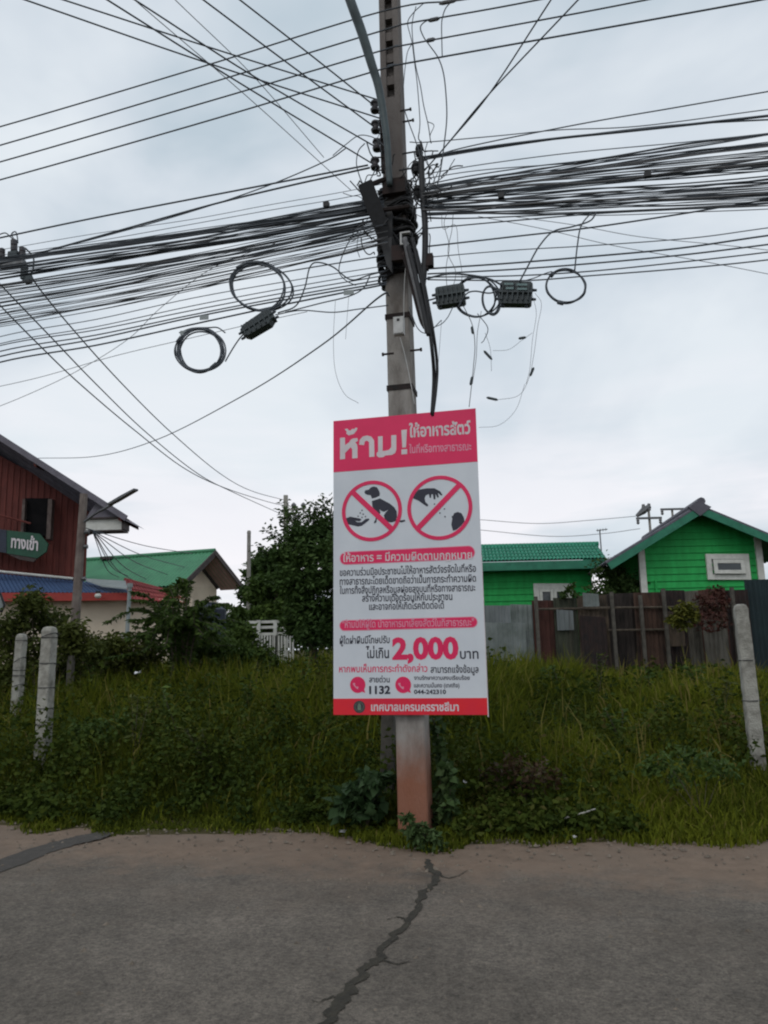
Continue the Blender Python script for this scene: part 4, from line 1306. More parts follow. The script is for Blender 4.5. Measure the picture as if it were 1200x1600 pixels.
# round municipal emblem in the footer
c_ = sp2(561.5, 1104.5)
em = obj('emblem', slab([(c_[0] + 0.047 * math.cos(2 * math.pi * i / 28), c_[1] + 0.047 * math.sin(2 * math.pi * i / 28)) for i in range(28)], 0.0013, 0.002), mat('emblem_dark', (0.06, 0.05, 0.06), (0.03, 0.025, 0.03), 0.5, 60), sign)
obj('emblem_ring', ring_mb(c_, 0.032, 0.036, 0.0021, 0.0026, 28), mat('emblem_green', (0.10, 0.16, 0.11), (0.07, 0.10, 0.08), 0.5, 60), em)
mb = MB()
mb.prism([S(c_[0] + x, c_[1] + y, 0.0021) for x, y in ((-0.014, -0.024), (0.014, -0.024), (0.013, 0.008), (0.006, 0.026), (-0.006, 0.026), (-0.013, 0.008))], SN * 0.0006)
obj('emblem_figure', mb, mat('emblem_pale', (0.16, 0.22, 0.17), (0.12, 0.16, 0.12), 0.5, 60), em)

# ------------------------------------------------------------------ concrete fence posts at the roadside
def post(label, top, bot, Y, wpx, crown=True, m='post'):
    a = at(top[0], top[1], Y)
    b = at(bot[0], bot[1], Y)
    d = (b - a).normalized()
    foot_ = a + d * ((a.z - ground_z(a.x, a.y) + 0.25) / -d.z)
    wd = 0.74 * wpx * Y / FPX
    root = thing('fence_post', label, 'fence post', V((foot_.x, foot_.y, ground_z(foot_.x, foot_.y))), 'concrete fence posts along the field')
    az = -d
    ax = U - az * U.dot(az)
    ax.normalize()
    ay = az.cross(ax)
    mb_ = MB()
    prof = [(0, 1.0), ((a - foot_).length - 0.05, 0.94), ((a - foot_).length - 0.012, 0.74), ((a - foot_).length, 0.4)] if crown else [(0, 1), ((a - foot_).length, 0.97)]
    rr = random.Random(int(top[0]))
    rings_ = []
    steps = 22
    L0 = prof[1][0]
    hs = [(L0 * i / steps, 1.0 + (prof[1][1] - 1.0) * i / steps) for i in range(steps + 1)] + prof[2:]
    q = [(-0.88, -1), (0.88, -1), (1, -0.88), (1, 0.88), (0.88, 1), (-0.88, 1), (-1, 0.88), (-1, -0.88)]
    vs_ = []
    for h_, s_ in hs:
        for i, (x, y) in enumerate(q):
            j = 1 + rr.uniform(-0.05, 0.05)
            vs_.append(foot_ + az * h_ + ax * (x * wd / 2 * s_ * j) + ay * (y * wd / 2 * s_ * j))
    m_ = len(hs)
    fs_ = [(i * 8 + k, i * 8 + (k + 1) % 8, i * 8 + 8 + (k + 1) % 8, i * 8 + 8 + k) for i in range(m_ - 1) for k in range(8)] + [tuple(range(7, -1, -1)), tuple((m_ - 1) * 8 + k for k in range(8))]
    mb_.add(vs_, fs_)
    obj('shaft', mb_, M[m], root)
    return root, foot_, az, ax, ay, wd, (a - foot_).length
def wire_turns(root, foot_, az, ax, ay, wd, hs, seed):
    rr = random.Random(seed)
    for h_, sl in hs:
        pts = []
        for i in range(13):
            a_ = 2 * math.pi * i / 12
            cx, sx = math.cos(a_), math.sin(a_)
            k = wd / 2 * 1.12 / max(abs(cx), abs(sx)) * (0.93 if abs(abs(cx) - abs(sx)) < 0.2 else 1.0)
            pts.append(foot_ + az * (h_ + sl * cx) + ax * (cx * k) + ay * (sx * k))
        pts.append(pts[-1] + ax * rr.uniform(0.02, 0.05) - az * rr.uniform(0.0, 0.03))
        obj('tie_wire', MB().tube(pts, 0.004, 5), M['black'], root)
p1 = post('pale concrete post with black tie wires, tallest of the left roadside pair', (78, 979), (66, 1186), 8.6, 25)
wire_turns(*p1[:6], [(p1[6] - 0.10, 0.03), (p1[6] - 0.12, 0.0), (p1[6] - 0.40, 0.0), (p1[6] - 0.66, 0.0), (p1[6] - 0.88, 0.0), (p1[6] - 1.05, 0.0)], 2)
p2 = post('slimmer pale concrete post at the far left edge of the field', (34, 990), (25, 1118), 10.4, 18)
wire_turns(*p2[:6], [(p2[6] - 0.09, 0.0), (p2[6] - 0.35, 0.04), (p2[6] - 0.48, 0.0), (p2[6] - 0.55, 0.0), (p2[6] - 0.68, 0.02)], 3)
p3 = post('leaning concrete post near the right edge of the field', (1156, 944), (1186, 1207), 7.6, 27)
wire_turns(*p3[:6], [(p3[6] - 0.54, 0.0), (p3[6] - 0.92, 0.0)], 4)
p4 = post('mossy short post in front of the cream wall', (192, 992), (187, 1035), 13.2, 13)
p5 = post('dull post half lost in weeds behind the tallest left post', (112, 1024), (109, 1066), 11.2, 12, m='oldpost')
p6 = post('grey post standing right behind the foot of the utility pole', (611, 905), (606, 1190), 7.1, 26, m='oldpost')

# ------------------------------------------------------------------ trees and shrubs
def tree(name, label, cat, base, boughs, centres, radii, per, size, m, group=None, trunk_r=0.05, wisps=(), aspect=0.45, droop=0.25):
    root = thing(name, label, cat, base, group)
    mb_ = MB()
    for k, b in enumerate(boughs):
        p = spline(b, 5)
        r0 = trunk_r if k == 0 else trunk_r * 0.5
        mb_.tube(p, [r0 * (1 - 0.75 * i / (len(p) - 1)) for i in range(len(p))], 7)
    extra = []
    for wline in wisps:
        p = spline(wline, 6)
        mb_.tube(p, [0.012 * (1 - 0.8 * i / (len(p) - 1)) + 0.002 for i in range(len(p))], 5)
        for q in p[1:]:
            extra.append(np.array(q) + rng.normal(0, 0.07, (9, 3)))
    obj('trunk', mb_, M['bark'], root)
    pos = clumps(centres, radii, per)
    if extra:
        pos = np.concatenate([pos] + extra)
    sz = rng.uniform(size * 0.6, size * 1.35, len(pos))
    tn = np.array([noise.noise(V(p) * 1.3) for p in pos]) * 0.45 + 0.42 + rng.normal(0, 0.13, len(pos))
    leaf_mesh('crown', pos, sz, m, root, tuple(base), aspect, droop, np.clip(tn, 0, 1))
    return root
def px_clumps(lst, Y, dy=0.5):
    cs, rs = [], []
    for (x, y, r_) in lst:
        k = Y / FPX
        cs.append(tuple(at(x, y, Y + rng.uniform(-dy, dy))))
        rs.append((r_ * k, r_ * k, r_ * k * 0.85))
    return cs, rs
# the dark tree left of the notice
Y = 14.0
b0 = foot(490, Y)
cs, rs = px_clumps([(470, 840, 26), (500, 830, 24), (445, 868, 26), (480, 870, 34), (515, 860, 30), (535, 850, 22), (455, 900, 30), (490, 910, 36), (520, 900, 34), (545, 890, 26), (470, 945, 34), (505, 950, 36), (535, 945, 32), (490, 985, 34), (525, 985, 34), (460, 975, 24), (425, 880, 18), (550, 930, 26), (555, 985, 26)], Y, 0.6)
tree('broadleaf_tree', 'dense dark tree rising close behind the left edge of the notice', 'tree', b0, [[b0, at(488, 960, Y), at(485, 880, Y), at(490, 815, Y)], [at(488, 960, Y), at(455, 900, Y), at(435, 860, Y)], [at(487, 920, Y), at(520, 880, Y), at(535, 840, Y)]],
     cs, [tuple(q * 1.0 for q in r_) for r_ in rs], 1100, 0.10, G_TREE, trunk_r=0.09,
     wisps=[[at(470, 850, Y), at(455, 815, Y), at(440, 790, Y)], [at(490, 840, Y), at(492, 810, Y), at(496, 786, Y)], [at(505, 840, Y), at(508, 815, Y), at(506, 798, Y)], [at(450, 860, Y), at(432, 842, Y), at(418, 828, Y)], [at(480, 850, Y), at(476, 822, Y), at(468, 802, Y)], [at(520, 850, Y), at(522, 820, Y), at(518, 800, Y)], [at(436, 880, Y), at(418, 866, Y), at(404, 856, Y)], [at(500, 840, Y), at(503, 800, Y), at(512, 778, Y)], [at(485, 850, Y), at(482, 812, Y), at(486, 792, Y)], [at(515, 840, Y), at(522, 812, Y), at(530, 792, Y)], [at(458, 850, Y), at(446, 826, Y), at(444, 806, Y)], [at(470, 845, Y), at(462, 812, Y), at(456, 792, Y)]])
# trees further back on the left
for (x, y, r_, Y, lab, g) in ((412, 892, 32, 26, 'dark rounded tree beyond the thin grey pole', None), (432, 930, 38, 22, 'mid green tree low behind the white fence', None)):
    b0 = foot(x, Y)
    lst = [(x + rng.uniform(-1, 1) * r_ * 0.9, y + rng.uniform(-0.75, 1.5) * r_ * 0.8, r_ * rng.uniform(0.35, 0.6)) for _ in range(16)]
    cs, rs = px_clumps(lst, Y, 0.9)
    tree('background_tree', lab, 'tree', b0, [[b0, at(x, y + 20, Y), at(x, y - 10, Y)], [at(x, y + 30, Y), at(x + r_ * 0.5, y, Y)]], cs, [tuple(q * 1.05 for q in r_) for r_ in rs], 560, 0.18, G_TREE if y < 920 else G_SHRUB, 'trees at the back of the field', 0.12)
# feathery shrub with arching fronds
def frond_shrub(label, base, Y, fronds, m, leaf, n_leaf, group=None):
    root = thing('feathery_shrub', label, 'shrub', base, group)
    mb_ = MB()
    pos, dirs = [], []
    for f_ in fronds:
        p = spline(f_, 8)
        mb_.tube(p, [0.014 * (1 - 0.85 * i / (len(p) - 1)) for i in range(len(p))], 5)
        m_ = len(p)
        for i in range(3, m_ - 1):
            t = (p[i + 1] - p[i]).normalized()
            sd_ = t.cross(UP)
            sd_ = sd_.normalized() if sd_.length > 0.05 else V((1, 0, 0))
            for k in range(n_leaf):
                q = p[i].lerp(p[i + 1], random.random())
                for s_ in (-1, 1):
                    pos.append(tuple(q))
                    dirs.append(tuple(sd_ * s_ + t * 0.5 + UP * random.uniform(-0.7, 0.25) + V((random.uniform(-0.3, 0.3), random.uniform(-0.3, 0.3), 0))))
    obj('stem', mb_, M['bark'], root)
    pos, dirs = np.array(pos), np.array(dirs)
    leaf_mesh('foliage', pos, rng.uniform(leaf * 0.6, leaf * 1.3, len(pos)), m, root, tuple(base), 0.32, 0.1, None, dirs)
    return root
Y = 12.5
b0 = foot(285, Y)
fr = []
rr = random.Random(9)
for k in range(50):
    an = rr.uniform(-1, 1)
    topx = 285 + an * 62 + rr.uniform(-14, 14)
    topy = 925 + abs(an) * 40 + rr.uniform(-22, 60)
    tipx = topx + (an * 40 + rr.uniform(-20, 10))
    tipy = topy + rr.uniform(-8, 26)
    dy_ = rr.uniform(-0.7, 0.7)
    fr.append([b0 + V((rr.uniform(-0.1, 0.1), rr.uniform(-0.1, 0.1), 0)), at(285 + an * 28, 985, Y + dy_ * 0.4), at(topx, topy, Y + dy_), at(tipx, tipy, Y + dy_ * 1.2)])
frond_shrub('dark feathery shrub with arching fronds before the green-roofed house', b0, Y, fr, G_SHRUB, 0.10, 5)
# lower bushes
def bush(label, spec, Y, per, size, m, dy=0.4, name='bush', group=None, aspect=0.5):
    x0 = sum(s[0] for s in spec) / len(spec)
    b0 = foot(x0, Y)
    cs, rs = px_clumps(spec, Y, dy)
    bo = [[b0, b0.lerp(V(c_), 0.5) + V((0, 0, 0.05)), V(c_)] for c_ in cs]
    return tree(name, label, 'bush', b0, bo, cs, [tuple(q * 1.1 for q in r_) for r_ in rs], int(per * (2.4 if per > 100 else 1.5)), size * 1.1, m, group, 0.022 if per > 100 else 0.006, aspect=aspect)
bush('olive leafy bush spreading behind the two left posts', [(10, 985, 34), (45, 965, 34), (50, 940, 24), (85, 975, 34), (30, 1015, 38), (75, 1015, 38), (112, 990, 26), (118, 1015, 30), (140, 1020, 22), (-20, 1000, 40), (5, 1050, 40), (100, 1045, 30)], 11.6, 300, 0.075, G_OLIVE)
bush('yellow-green bush growing under the cream wall', [(150, 1015, 26), (178, 1008, 22), (205, 1018, 28), (235, 1015, 26), (165, 1040, 30), (220, 1042, 32)], 13.0, 260, 0.08, G_OLIVE)
bush('tall green weeds in front of the white fence', [(330, 1010, 30), (365, 1018, 30), (400, 1022, 26), (350, 1040, 36), (300, 1030, 36), (420, 1040, 30), (380, 990, 20), (372, 960, 12)], 13.5, 260, 0.085, G_SHRUB)
bush('dark broad-leaved plant at the left foot of the utility pole', [(560, 1230, 22), (578, 1215, 18), (545, 1250, 20), (585, 1245, 18), (565, 1262, 20), (600, 1215, 10), (530, 1262, 14)], 6.25, 34, 0.085, G_DARK, 0.08, 'leafy_plant', None, 0.7)
bush('bright weeds creeping over the front of the pole foot', [(645, 1298, 12), (662, 1296, 11), (655, 1312, 14), (678, 1308, 12), (636, 1278, 6), (690, 1322, 9), (668, 1326, 8)], 5.75, 60, 0.045, G_VINE, 0.05, 'ground_weed', None, 0.5)
bush('pale-flowered weed clump left of the leaning post', [(1040, 1190, 26), (1075, 1180, 22), (1110, 1192, 24), (1135, 1200, 22), (1015, 1200, 18), (1060, 1210, 24)], 6.3, 60, 0.05, G_SHRUB, 0.12, 'ground_weed')
bush('round-leaved weed patch in the grass right of the tallest left post', [(150, 1135, 20), (195, 1128, 18), (120, 1140, 18), (172, 1146, 20), (225, 1142, 16)], 8.6, 70, 0.06, G_SHRUB, 0.2, 'ground_weed')
bush('reddish weed clump in the grass right of the utility pole', [(800, 1195, 22), (835, 1205, 24), (770, 1210, 20), (815, 1225, 24), (860, 1215, 20)], 6.5, 55, 0.05, foliage('reddish_leaves', [(0.04, 0.03, 0.012), (0.06, 0.035, 0.02), (0.05, 0.055, 0.02)]), 0.12, 'ground_weed')
bush('yellow-leaved bush against the rusty fence', [(1062, 955, 14), (1075, 950, 12), (1066, 972, 14), (1052, 968, 10), (1082, 962, 10)], 13.8, 90, 0.085, G_YELLOW, 0.15)
bush('red-leaved bush against the rusty fence', [(1110, 950, 18), (1130, 940, 14), (1105, 975, 18), (1128, 970, 16), (1098, 935, 14), (1120, 925, 12)], 13.8, 50, 0.085, G_CROTON, 0.15)
bush('scrubby dark tree in the gap between the two green houses', [(945, 890, 24), (965, 905, 26), (985, 915, 20), (940, 925, 24), (970, 930, 24), (955, 950, 22)], 21.5, 220, 0.11, G_TREE, 0.4)
bush('small sprig growing before the window of the hipped green house', [(888, 922, 7), (893, 915, 5), (880, 930, 8), (897, 928, 6)], 14.4, 26, 0.08, G_SHRUB, 0.1)
wr_ = random.Random(19)
for k, (x, y) in enumerate([(128, 1085), (168, 1060), (238, 1078), (262, 1105), (318, 1062), (352, 1090), (412, 1072), (442, 1050), (476, 1062), (500, 1085), (384, 1130), (292, 1150), (215, 1160), (455, 1120), (505, 1150), (340, 1170),
                            (808, 1085), (872, 1072), (930, 1100), (1008, 1066), (1085, 1090), (1118, 1130), (776, 1120), (960, 1150)]):
    Y_ = 1.42 * FPX / (y + 45 - 1011) * 0.93
    Y_ = min(max(Y_, 6.9), 11.5)
    b_ = foot(x, Y_)
    hgt_ = wr_.uniform(0.55, 0.95) * (1.0 if x < 600 else 0.75)
    lean_ = V((wr_.uniform(-0.2, 0.2), wr_.uniform(-0.15, 0.15), 0))
    root = thing('tall_weed', 'upright leafy weed stalk standing taller than the overgrown grass around it', 'weed', b_, 'tall weed stalks in the grass')
    sm, ps, ds = MB(), [], []
    for q in range(wr_.choice((1, 2, 3))):
        l2 = lean_ + V((wr_.uniform(-0.18, 0.18), wr_.uniform(-0.1, 0.1), 0))
        p_ = spline([b_, b_ + l2 * 0.35 + UP * hgt_ * 0.5, b_ + l2 + UP * hgt_], 8)
        sm.tube(p_, [0.006 * (1 - 0.7 * i / (len(p_) - 1)) for i in range(len(p_))], 5)
        for i in range(4, len(p_)):
            for _ in range(3):
                a_ = wr_.uniform(0, 6.28)
                ps.append(tuple(p_[i]))
                ds.append((math.cos(a_), math.sin(a_), wr_.uniform(-0.35, 0.6)))
    obj('stem', sm, M['bark'], root)
    leaf_mesh('foliage', np.array(ps), rng.uniform(0.05, 0.12, len(ps)), G_SHRUB if k % 3 else G_OLIVE, root, tuple(b_), 0.34, 0.1, None, np.array(ds))
bush('low dark hedge closing the back of the field behind the picket fence and tree', [(x_, 985 + 12 * math.sin(x_), 30) for x_ in range(350, 600, 22)] + [(x_, 950 + 14 * math.cos(x_), 24) for x_ in range(395, 600, 30)], 24.0, 220, 0.16, G_TREE, 0.6, 'hedge')
# climbing vine on the right of the pole foot
vb = foot(680, 6.3)
root = thing('climbing_vine', 'green vine climbing the stay beside the right foot of the pole', 'vine', vb)
vl = [[vb, at(684, 1240, 6.32), at(694, 1205, 6.33), at(690, 1180, 6.33), at(684, 1150, 6.34), at(676, 1122, 6.34)], [vb, at(700, 1255, 6.2), at(706, 1215, 6.2), at(698, 1195, 6.22)], [vb, at(690, 1270, 6.15), at(705, 1250, 6.1)]]
mb = MB()
pos = []
for v_ in vl:
    p = spline(v_, 8)
    mb.tube(p, 0.005, 5)
    for q in p:
        for _ in range(4):
            pos.append(np.array(q) + rng.normal(0, 0.028, 3))
obj('stem', mb, M['bark'], root)
leaf_mesh('foliage', np.array(pos), rng.uniform(0.05, 0.10, len(pos)), G_VINE, root, tuple(vb), 0.75, 0.5)
# dry stick, litter
cable('dry_stick', 'thin bare stick lying on the weeds at the road edge', 'stick', [zplane(852, 1296, 0.03), at(880, 1284, 6.0) + UP * 0.02, at(905, 1272, 6.02), at(930, 1264, 6.1)], 0.006, 'post')
for (x, y, txt, s_) in ((896, 1304, 'white scrap of litter at the road edge below the stick', 0.03), (535, 1295, 'pale pebble of litter in the soil left of the pole', 0.035), (729, 1222, 'white scrap caught in the weeds right of the vine', 0.03), (216, 1051, 'white scrap hanging in the bushes on the left', 0.05)):
    p = zplane(x, y, 0.06) if y > 1280 else at(x, y, 6.4 if x > 300 else 9.0)
    if y > 1280:
        p = V((p.x, p.y, max(ground_z(p.x, p.y), 0) + 0.02))
    mb = MB()
    q = [p + V((random.uniform(-1, 1) * s_, random.uniform(-1, 1) * s_, random.uniform(-0.4, 0.8) * s_)) for _ in range(7)]
    mb.add(q, [(0, 1, 2), (0, 2, 3), (0, 3, 4), (1, 2, 5), (2, 3, 6), (0, 1, 5), (3, 4, 6)])
    tag(obj('litter', mb, M['litter'], origin=p), txt, 'litter', 'scraps of litter')

# ------------------------------------------------------------------ right: patched fence and two green houses
FY = 14.5
def fpoint(px, py, dy=0.0):
    return at(px, py, FY + dy)
def corrugated(p0, p1, zt0, zt1, zb, pitch, amp, nrm):
    mb_ = MB()
    L_ = (p1 - p0).length
    n_ = max(4, int(L_ / pitch) * 4)
    vs_ = []
    for i in range(n_ + 1):
        t = i / n_
        q = p0.lerp(p1, t) + nrm * (amp * math.sin(t * L_ / pitch * 2 * math.pi))
        zt = zt0 + (zt1 - zt0) * t
        vs_ += [V((q.x, q.y, zb)), V((q.x, q.y, zt))]
    fs_ = [(2 * i, 2 * i + 2, 2 * i + 3, 2 * i + 1) for i in range(n_)]
    mb_.add(vs_, fs_)
    m_ = len(vs_)
    vs2 = [v + nrm * 0.004 for v in vs_]
    mb_.add(vs2, [tuple(reversed(f)) for f in fs_])
    return mb_
fence = thing('patched_fence', 'low patched fence of rusty, brown and grey corrugated sheets before the green houses', 'fence', foot(960, FY))
zinc = mat('grey_zinc', (0.19, 0.21, 0.215), (0.115, 0.13, 0.132), 0.65, 2.5, 0.1, 30, stretch=(1.5, 1.5, 0.4))
sheets = [(748, 800, 946, 946, zinc, 'grey zinc sheet'), (800, 834, 944, 945, mat('pale_zinc', (0.20, 0.225, 0.22), (0.11, 0.13, 0.12), 0.65, 3), 'mossy grey sheet'),
          (834, 868, 938, 938, mat('rust_sheet', (0.075, 0.03, 0.024), (0.0203, 0.0099, 0.0081), 0.95, 5, 0.3, 30, stretch=(1.2, 1.2, 0.35), lo=0.3, hi=0.6), 'rust red sheet'), (868, 905, 934, 934, mat('mossy_sheet', (0.05, 0.055, 0.038), (0.0135, 0.0162, 0.0108), 0.95, 5, 0.3, 30, stretch=(1.2, 1.2, 0.35), lo=0.3, hi=0.6), 'mossy dark sheet'),
          (905, 953, 931, 929, mat('brown_sheet', (0.115, 0.085, 0.062), (0.0225, 0.0193, 0.0153), 0.95, 5, 0.3, 30, stretch=(1.2, 1.2, 0.35), lo=0.3, hi=0.6), 'greyish brown sheet'), (951, 998, 928, 926, mat('dark_sheet', (0.035, 0.027, 0.024), (0.0099, 0.0081, 0.0072), 0.95, 5, 0.3, 30, stretch=(1.2, 1.2, 0.35), lo=0.3, hi=0.6), None),
          (995, 1044, 926, 925, mat('dark_brown_sheet', (0.075, 0.042, 0.03), (0.0117, 0.0090, 0.0081), 0.95, 5, 0.3, 30, stretch=(1.2, 1.2, 0.35), lo=0.3, hi=0.6), None), (1038, 1076, 922, 922, M['rust'], None), (1074, 1098, 924, 922, mat('pale_sheet', (0.13, 0.12, 0.10), (0.0360, 0.0338, 0.0270), 0.95, 5, 0.3, 30, stretch=(1.2, 1.2, 0.35), lo=0.3, hi=0.6), 'pale grey sheet'),
          (1098, 1141, 922, 918, mat('red_brown_sheet', (0.10, 0.045, 0.034), (0.0180, 0.0108, 0.0090), 0.95, 5, 0.3, 30, stretch=(1.2, 1.2, 0.35), lo=0.3, hi=0.6), None), (1138, 1176, 922, 921, M['rust'], None), (1172, 1290, 906, 902, mat('teal_sheet', (0.014, 0.03, 0.034), (0.010, 0.02, 0.024), 0.8, 2), 'dark teal sheet')]
for k, (x0, x1, y0, y1, m_, lab) in enumerate(sheets):
    dy_ = 0.05 * ((k * 7) % 3)
    a, b = fpoint(x0, 1000, dy_), fpoint(x1, 1000, dy_)
    zt0, zt1 = fpoint(x0, y0, dy_).z, fpoint(x1, y1, dy_).z
    o = obj('sheet', corrugated(a, b, zt0, zt1, ground_z(a.x, a.y) - 0.1, 0.09, 0.014, V((0, -1, 0))), m_, fence)
    if lab:
        o['label'] = lab
for k, (x0, x1, y0, y1, m_) in enumerate([(752, 822, 972, 1040, sheets[1][4]), (872, 898, 952, 985, zinc), (908, 948, 962, 1050, M['rust']), (1046, 1070, 955, 1010, sheets[4][4]), (1100, 1138, 968, 1050, sheets[8][4]), (915, 940, 926, 948, sheets[1][4])]):
    a, b = fpoint(x0, 1000, -0.06), fpoint(x1, 1000, -0.06)
    obj('patch', corrugated(a, b, fpoint(x0, y0, -0.06).z, fpoint(x1, y0 + 2, -0.06).z, fpoint(x0, y1, -0.06).z, 0.09, 0.012, V((0.05, -1, 0))), m_, fence)
for (x, y0) in ((837, 932), (955, 925), (1036, 920), (1143, 918), (1000, 930)):
    a = fpoint(x, y0, -0.09)
    g = ground_z(a.x, a.y)
    obj('post', MB().box(V((a.x, a.y, (a.z + g) / 2)), 0.06, 0.06, a.z - g, V((1, 0, 0)), V((0, 1, 0))), M['oldpost'], fence)
for (xa, xb, y) in ((836, 953, 952), (905, 1140, 950), (950, 1075, 985)):
    a, b = fpoint(xa, y, -0.05), fpoint(xb, y - 2, -0.05)
    obj('rail', MB().tube([a, b], 0.022, 6), M['bark'], fence)

def lap_wall(mb_, p0, p1, zb, zt_fn, board=0.2, out=None):
    """lapped boards between two points; zt_fn(t) gives the wall's top"""
    L_ = p1 - p0
    nrm = out or V((0, -1, 0))
    zmax = max(zt_fn(t / 40) for t in range(41))
    z = zb
    while z < zmax:
        ts = [t / 80 for t in range(81) if zt_fn(t / 80) > z + 0.02]
        if ts:
            t0, t1 = min(ts), max(ts)
            top = min(z + board, zmax)
            ta = [t / 80 for t in range(81) if zt_fn(t / 80) >= top - 0.001]
            ta0, ta1 = (min(ta), max(ta)) if ta else ((t0 + t1) / 2, (t0 + t1) / 2)
            a, b = p0 + L_ * t0, p0 + L_ * t1
            c, d = p0 + L_ * ta1, p0 + L_ * ta0
            f = nrm * 0.035
            g = nrm * 0.004
            mb_.add([V((a.x, a.y, z)) + f, V((b.x, b.y, z)) + f, V((c.x, c.y, top)) + g, V((d.x, d.y, top)) + g, V((a.x, a.y, z)), V((b.x, b.y, z))], [(0, 1, 2, 3), (0, 4, 5, 1)])
        z += board
    return mb_
def window(parent, c0, c1, zb, zt, nrm, fr=0.13, two=False, sash=True):
    """outer frame, projecting inner sash and dark pane between two ground points"""
    ax = (c1 - c0).normalized()
    wd = (c1 - c0).length
    cz = (zb + zt) / 2
    cc = V(((c0.x + c1.x) / 2, (c0.y + c1.y) / 2, cz))
    def fr_mb(w_, h_, t_, dep, off):
        m_ = MB()
        for s_ in (-1, 1):
            m_.box(cc + ax * (s_ * (w_ - t_) / 2) + nrm * off, t_, dep, h_, ax, nrm, UP)
            m_.box(cc + UP * (s_ * (h_ - t_) / 2) + nrm * off, w_ - 2 * t_ - 0.002, dep - 0.004, t_, ax, nrm, UP)
        return m_
    w_ = obj('window', fr_mb(wd, zt - zb, fr, 0.09, 0.045), M['white_trim'], parent)
    iw, ih = wd - 2 * fr - 0.01, (zt - zb) - 2 * fr - 0.01
    if two:
        for s_ in (-1, 1):
            m_ = MB()
            sc_, sw = cc + ax * (s_ * iw / 4), iw / 2 - 0.01
            t_ = 0.09
            for q in (-1, 1):
                m_.box(sc_ + ax * (q * (sw - t_) / 2) + nrm * 0.06, t_, 0.07, ih, ax, nrm, UP)
                m_.box(sc_ + UP * (q * (ih - t_) / 2) + nrm * 0.06, sw - 2 * t_ - 0.002, 0.066, t_, ax, nrm, UP)
            obj('sash', m_, M['white_trim'], w_)
        obj('pane', MB().box(cc + nrm * 0.03, iw, 0.01, ih, ax, nrm, UP), M['glass'], w_)
    else:
        m_ = MB()
        t_ = 0.10
        cs_ = cc + nrm * 0.13
        sw, sh = iw * 0.95, ih * 0.95
        tl = (UP * 1.0 + nrm * -0.10).normalized()
        for q in (-1, 1):
            m_.box(cs_ + ax * (q * (sw - t_) / 2), t_, 0.05, sh, ax, nrm, tl)
            m_.box(cs_ + tl * (q * (sh - t_) / 2), sw - 2 * t_ - 0.002, 0.046, t_, ax, nrm, tl)
        obj('sash', m_, M['white_trim'], w_)
        obj('pane', MB().box(cs_, sw - 2 * t_, 0.012, sh - 2 * t_, ax, nrm, tl), M['glass'], w_)
        obj('reveal', MB().box(cc + nrm * 0.012, iw, 0.02, ih, ax, nrm, UP), M['grey_sheet'], w_)
    return w_
def gz0(p):
    return V((p.x, p.y, ground_z(p.x, p.y)))
# gabled house
GY = 21.0
wl, wr = at(1005, 900, GY), at(1191, 900, GY)
apx = at(1093, 803, GY)
zl = at(1008, 853, GY).z
zr = at(1180, 838, GY).z
zb = ground_z(wl.x, wl.y)
house = thing('green_house', 'bright green gabled house with grey roof and white-framed tilted window', 'house', V(((wl.x + wr.x) / 2, GY, zb)))
ta = (apx.x - wl.x) / (wr.x - wl.x)
slope_l = (apx.z - zl) / ta
slope_r = (apx.z - zr) / (1 - ta)
ztf = lambda t: apx.z - (slope_l * (ta - t) if t < ta else slope_r * (t - ta)) - 0.02
mb = MB()
lap_wall(mb, wl, wr, zb, ztf, 0.19)
BACK = V((0.9, 6.5, 0))
mb.quad(V((wl.x, wl.y, zb)), V((wl.x, wl.y, zl)), V((wl.x, wl.y, zl)) + BACK, V((wl.x, wl.y, zb)) + BACK)
mb.quad(V((wr.x, wr.y, zb)), V((wr.x, wr.y, zr)), V((wr.x, wr.y, zr)) + BACK, V((wr.x, wr.y, zb)) + BACK)
obj('wall', mb, M['green_wall'], house)
fwd = V((-0.08, -0.62, 0))
def roof_sheet(e0, ridge, back, thick, n_w=26, amp=0.02):
    """corrugated slope from eave point e0 up to ridge, swept along back"""
    m_ = MB()
    nrm = (ridge - e0).cross(back).normalized()
    if nrm.z < 0:
        nrm = -nrm
    vs_ = []
    N_ = n_w * 4
    for i in range(N_ + 1):
        t = i / N_
        o_ = nrm * (amp * math.sin(i / 4 * 2 * math.pi))
        vs_ += [e0 + back * t + o_, ridge + back * t + o_]
    fs_ = [(2 * i, 2 * i + 1, 2 * i + 3, 2 * i + 2) for i in range(N_)]
    m_.add(vs_, fs_)
    m_.add([v - nrm * thick for v in vs_], [tuple(reversed(f)) for f in fs_])
    k = len(vs_)
    m_.add([vs_[0], vs_[1], vs_[1] - nrm * thick, vs_[0] - nrm * thick], [(0, 1, 2, 3)])
    return m_
apf = at(1093, 788, GY - 0.62)
el = at(946, 878, GY - 0.62)
er = at(1262, 858, GY - 0.62)
bk = V((0.9, 7.4, 0))
roof = obj('roof', roof_sheet(el, apf, bk, 0.05), M['slate'], house)
obj('roof', roof_sheet(er, apf, bk, 0.05), M['slate'], house)
mb = MB()
q = at(1096, 783, GY - 0.65)
mb.tube([q, q + bk], 0.11, 8)
obj('ridge_cap', mb, M['slate'], house)
mb = MB()
for e_ in (el, er):
    d_ = (e_ - apf)
    ax = d_.normalized()
    dn = V((0, 1, 0)).cross(ax)
    if dn.z > 0:
        dn = -dn
    mb.box((e_ + apf) / 2 + dn * 0.15 + V((0, 0.01, 0)), d_.length - 0.05, 0.05, 0.19, ax, V((0, 1, 0)), dn)
obj('bargeboard', mb, M['teal_trim'], house)
